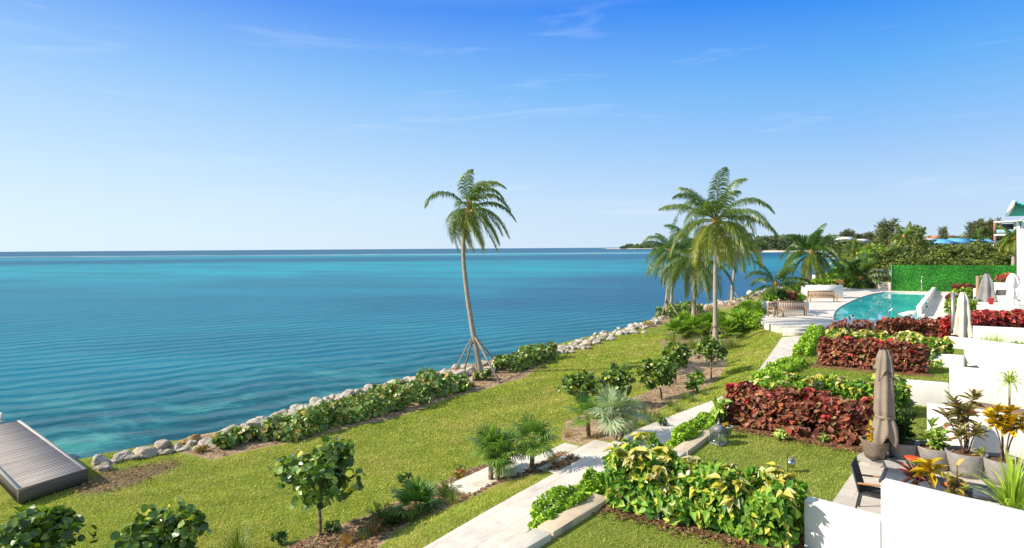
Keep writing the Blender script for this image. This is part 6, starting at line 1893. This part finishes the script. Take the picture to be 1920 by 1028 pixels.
house('house', 'smaller white roofed house right of the low one above the bay', 1612, 1634, 270, 452, 448, M['whiter'])
fx = atd(1880, 447, 140.0)
t = thing('white_flats', 'white block of flats with brown posts and glass balconies above the bushes', 'building', (fx[0], 140, .8), R(-38.7))
H_ = ztop_of(414, 140, 1880) - .8
Geo().box((8, 6, H_ / 2), (12, 10, H_)).obj('wall', M['stucco'], t)
for k in range(3):
    z = H_ - .25 - k * 3.0
    Geo().box((1.2, 3.0, z), (5.6, 6.2, .35)).obj('floor_slab', M['stucco'], t)
    if k:
        Geo().box((1.0, -.05, z + .75), (4.8, .04, .95)).obj('balustrade', plain('balcony_glass', (.25, .42, .46), .1, .6), t)
for z in (H_ - 1.75, H_ - 4.75):
    for x in (-1.4, 3.2): Geo().box((x, .1, z), (.5, .4, 2.6)).obj('post', plain('brown_post', (.34, .14, .10), .7), t)
    Geo().box((1.5, 5.9, z), (3.4, .1, 2.3)).obj('window', M['win'], t)

# far shores: beach, treeline and headland
M['sand'] = plain('pale_sand', (.50, .44, .36), .9, .1, amt=.08, nscale=.05)
def shoreland(name, px0, px1, Y0, Y1, z=0.2):
    a_, b_ = atd(px0, 460, Y0), atd(px1, 460, Y0)
    g = Geo()
    n = 24
    xs = np.linspace(a_[0], b_[0], n)
    wv = np.array([mnoise.noise(Vector((i * .7, 3.3, Y0))) for i in range(n)]) * (Y1 - Y0) * .06
    taper = np.minimum(np.linspace(0, 1, n) * 6, 1)
    front = Y0 + wv + (1 - taper) * (Y1 - Y0) * .5
    V = [(x, y, SEA_Z - .3) for x, y in zip(xs, front)] + [(x, y + (Y1 - Y0) * .03, z + .8) for x, y in zip(xs, front)] + [(x, Y1, z + 1.2) for x in xs]
    g.one(V, [(i, i + 1, n + i + 1, n + i) for i in range(n - 1)] + [(n + i, n + i + 1, 2 * n + i + 1, 2 * n + i) for i in range(n - 1)])
    struct(g.obj(name, M['sand'], smooth=True))
shoreland('far_beach', 1400, 1760, 700, 1100)
shoreland('headland', 1158, 1330, 2500, 3100)
shoreland('far_shore', 1310, 1440, 1500, 2200)
def treeline(name, label, px0, px1, Y0, Y1, h0, h1, n, L):
    g = Geo()
    Ys = Y0 + (Y1 - Y0) * rng.random(n) ** 1.5
    pxs = px0 + (px1 - px0) * rng.random(n)
    X = (pxs - CX) / F * Ys
    hh_ = h0 + (h1 - h0) * rng.random(n)
    env = np.clip((pxs - px0) / 14, .25, 1)
    m = 60
    f = rng.random((n, m))
    z = 1.0 + (hh_ * env)[:, None] * (.12 + .88 * f)
    rr = (hh_ * env * .28)[:, None] * (1.08 - f) * (.5 + .5 * rng.random((n, m)))
    a = rng.random((n, m)) * 6.283
    P = np.stack([X[:, None] + rr * np.cos(a), Ys[:, None] + rr * np.sin(a), z], -1).reshape(-1, 3)
    k = len(P)
    leaves(g, P, nrm(rng.normal(size=(k, 3)) + np.array([0, 0, .9])), rand_dirs(k), L * (.6 + .8 * rng.random(k)), L * .45, 'oval')
    o = g.obj(name, M['far_wood'])
    tag(o, label, 'trees', None, 'stuff')
treeline('far_wood', 'dense belt of feathery trees on the far side of the bay', 1404, 1700, 735, 900, 9, 18.5, 900, 2.6)
treeline('headland_wood', 'thin line of trees on the distant headland at the horizon', 1164, 1335, 2560, 2900, 10, 19, 220, 6)
treeline('shore_wood', 'low belt of trees on the farther shore behind the tallest palm', 1318, 1440, 1540, 1800, 12, 20, 240, 5)
for px0, px1, py, zt, lab in [(1557, 1596, 484, .55, 'pale concrete jetty reaching into the bay'), (1546, 1580, 479, .5, 'narrower pale jetty farther out in the bay')]:
    Y = (CAMZ - zt) * F / (py - 461.3)
    a_, b_ = atd(px0, py, Y), atd(px1, py, Y)
    t = thing('jetty', lab, 'jetty', ((a_[0] + b_[0]) / 2, Y, zt))
    Geo().box((0, 2, -.2), (b_[0] - a_[0], 4, .4)).obj('deck', M['whiter'], t)
    for k in range(6):
        Geo().box((-(b_[0] - a_[0]) / 2 + (k + .5) * (b_[0] - a_[0]) / 6, .4, -1.0), (.5, .5, 1.4)).obj('pile', M['timber_stake'], t)
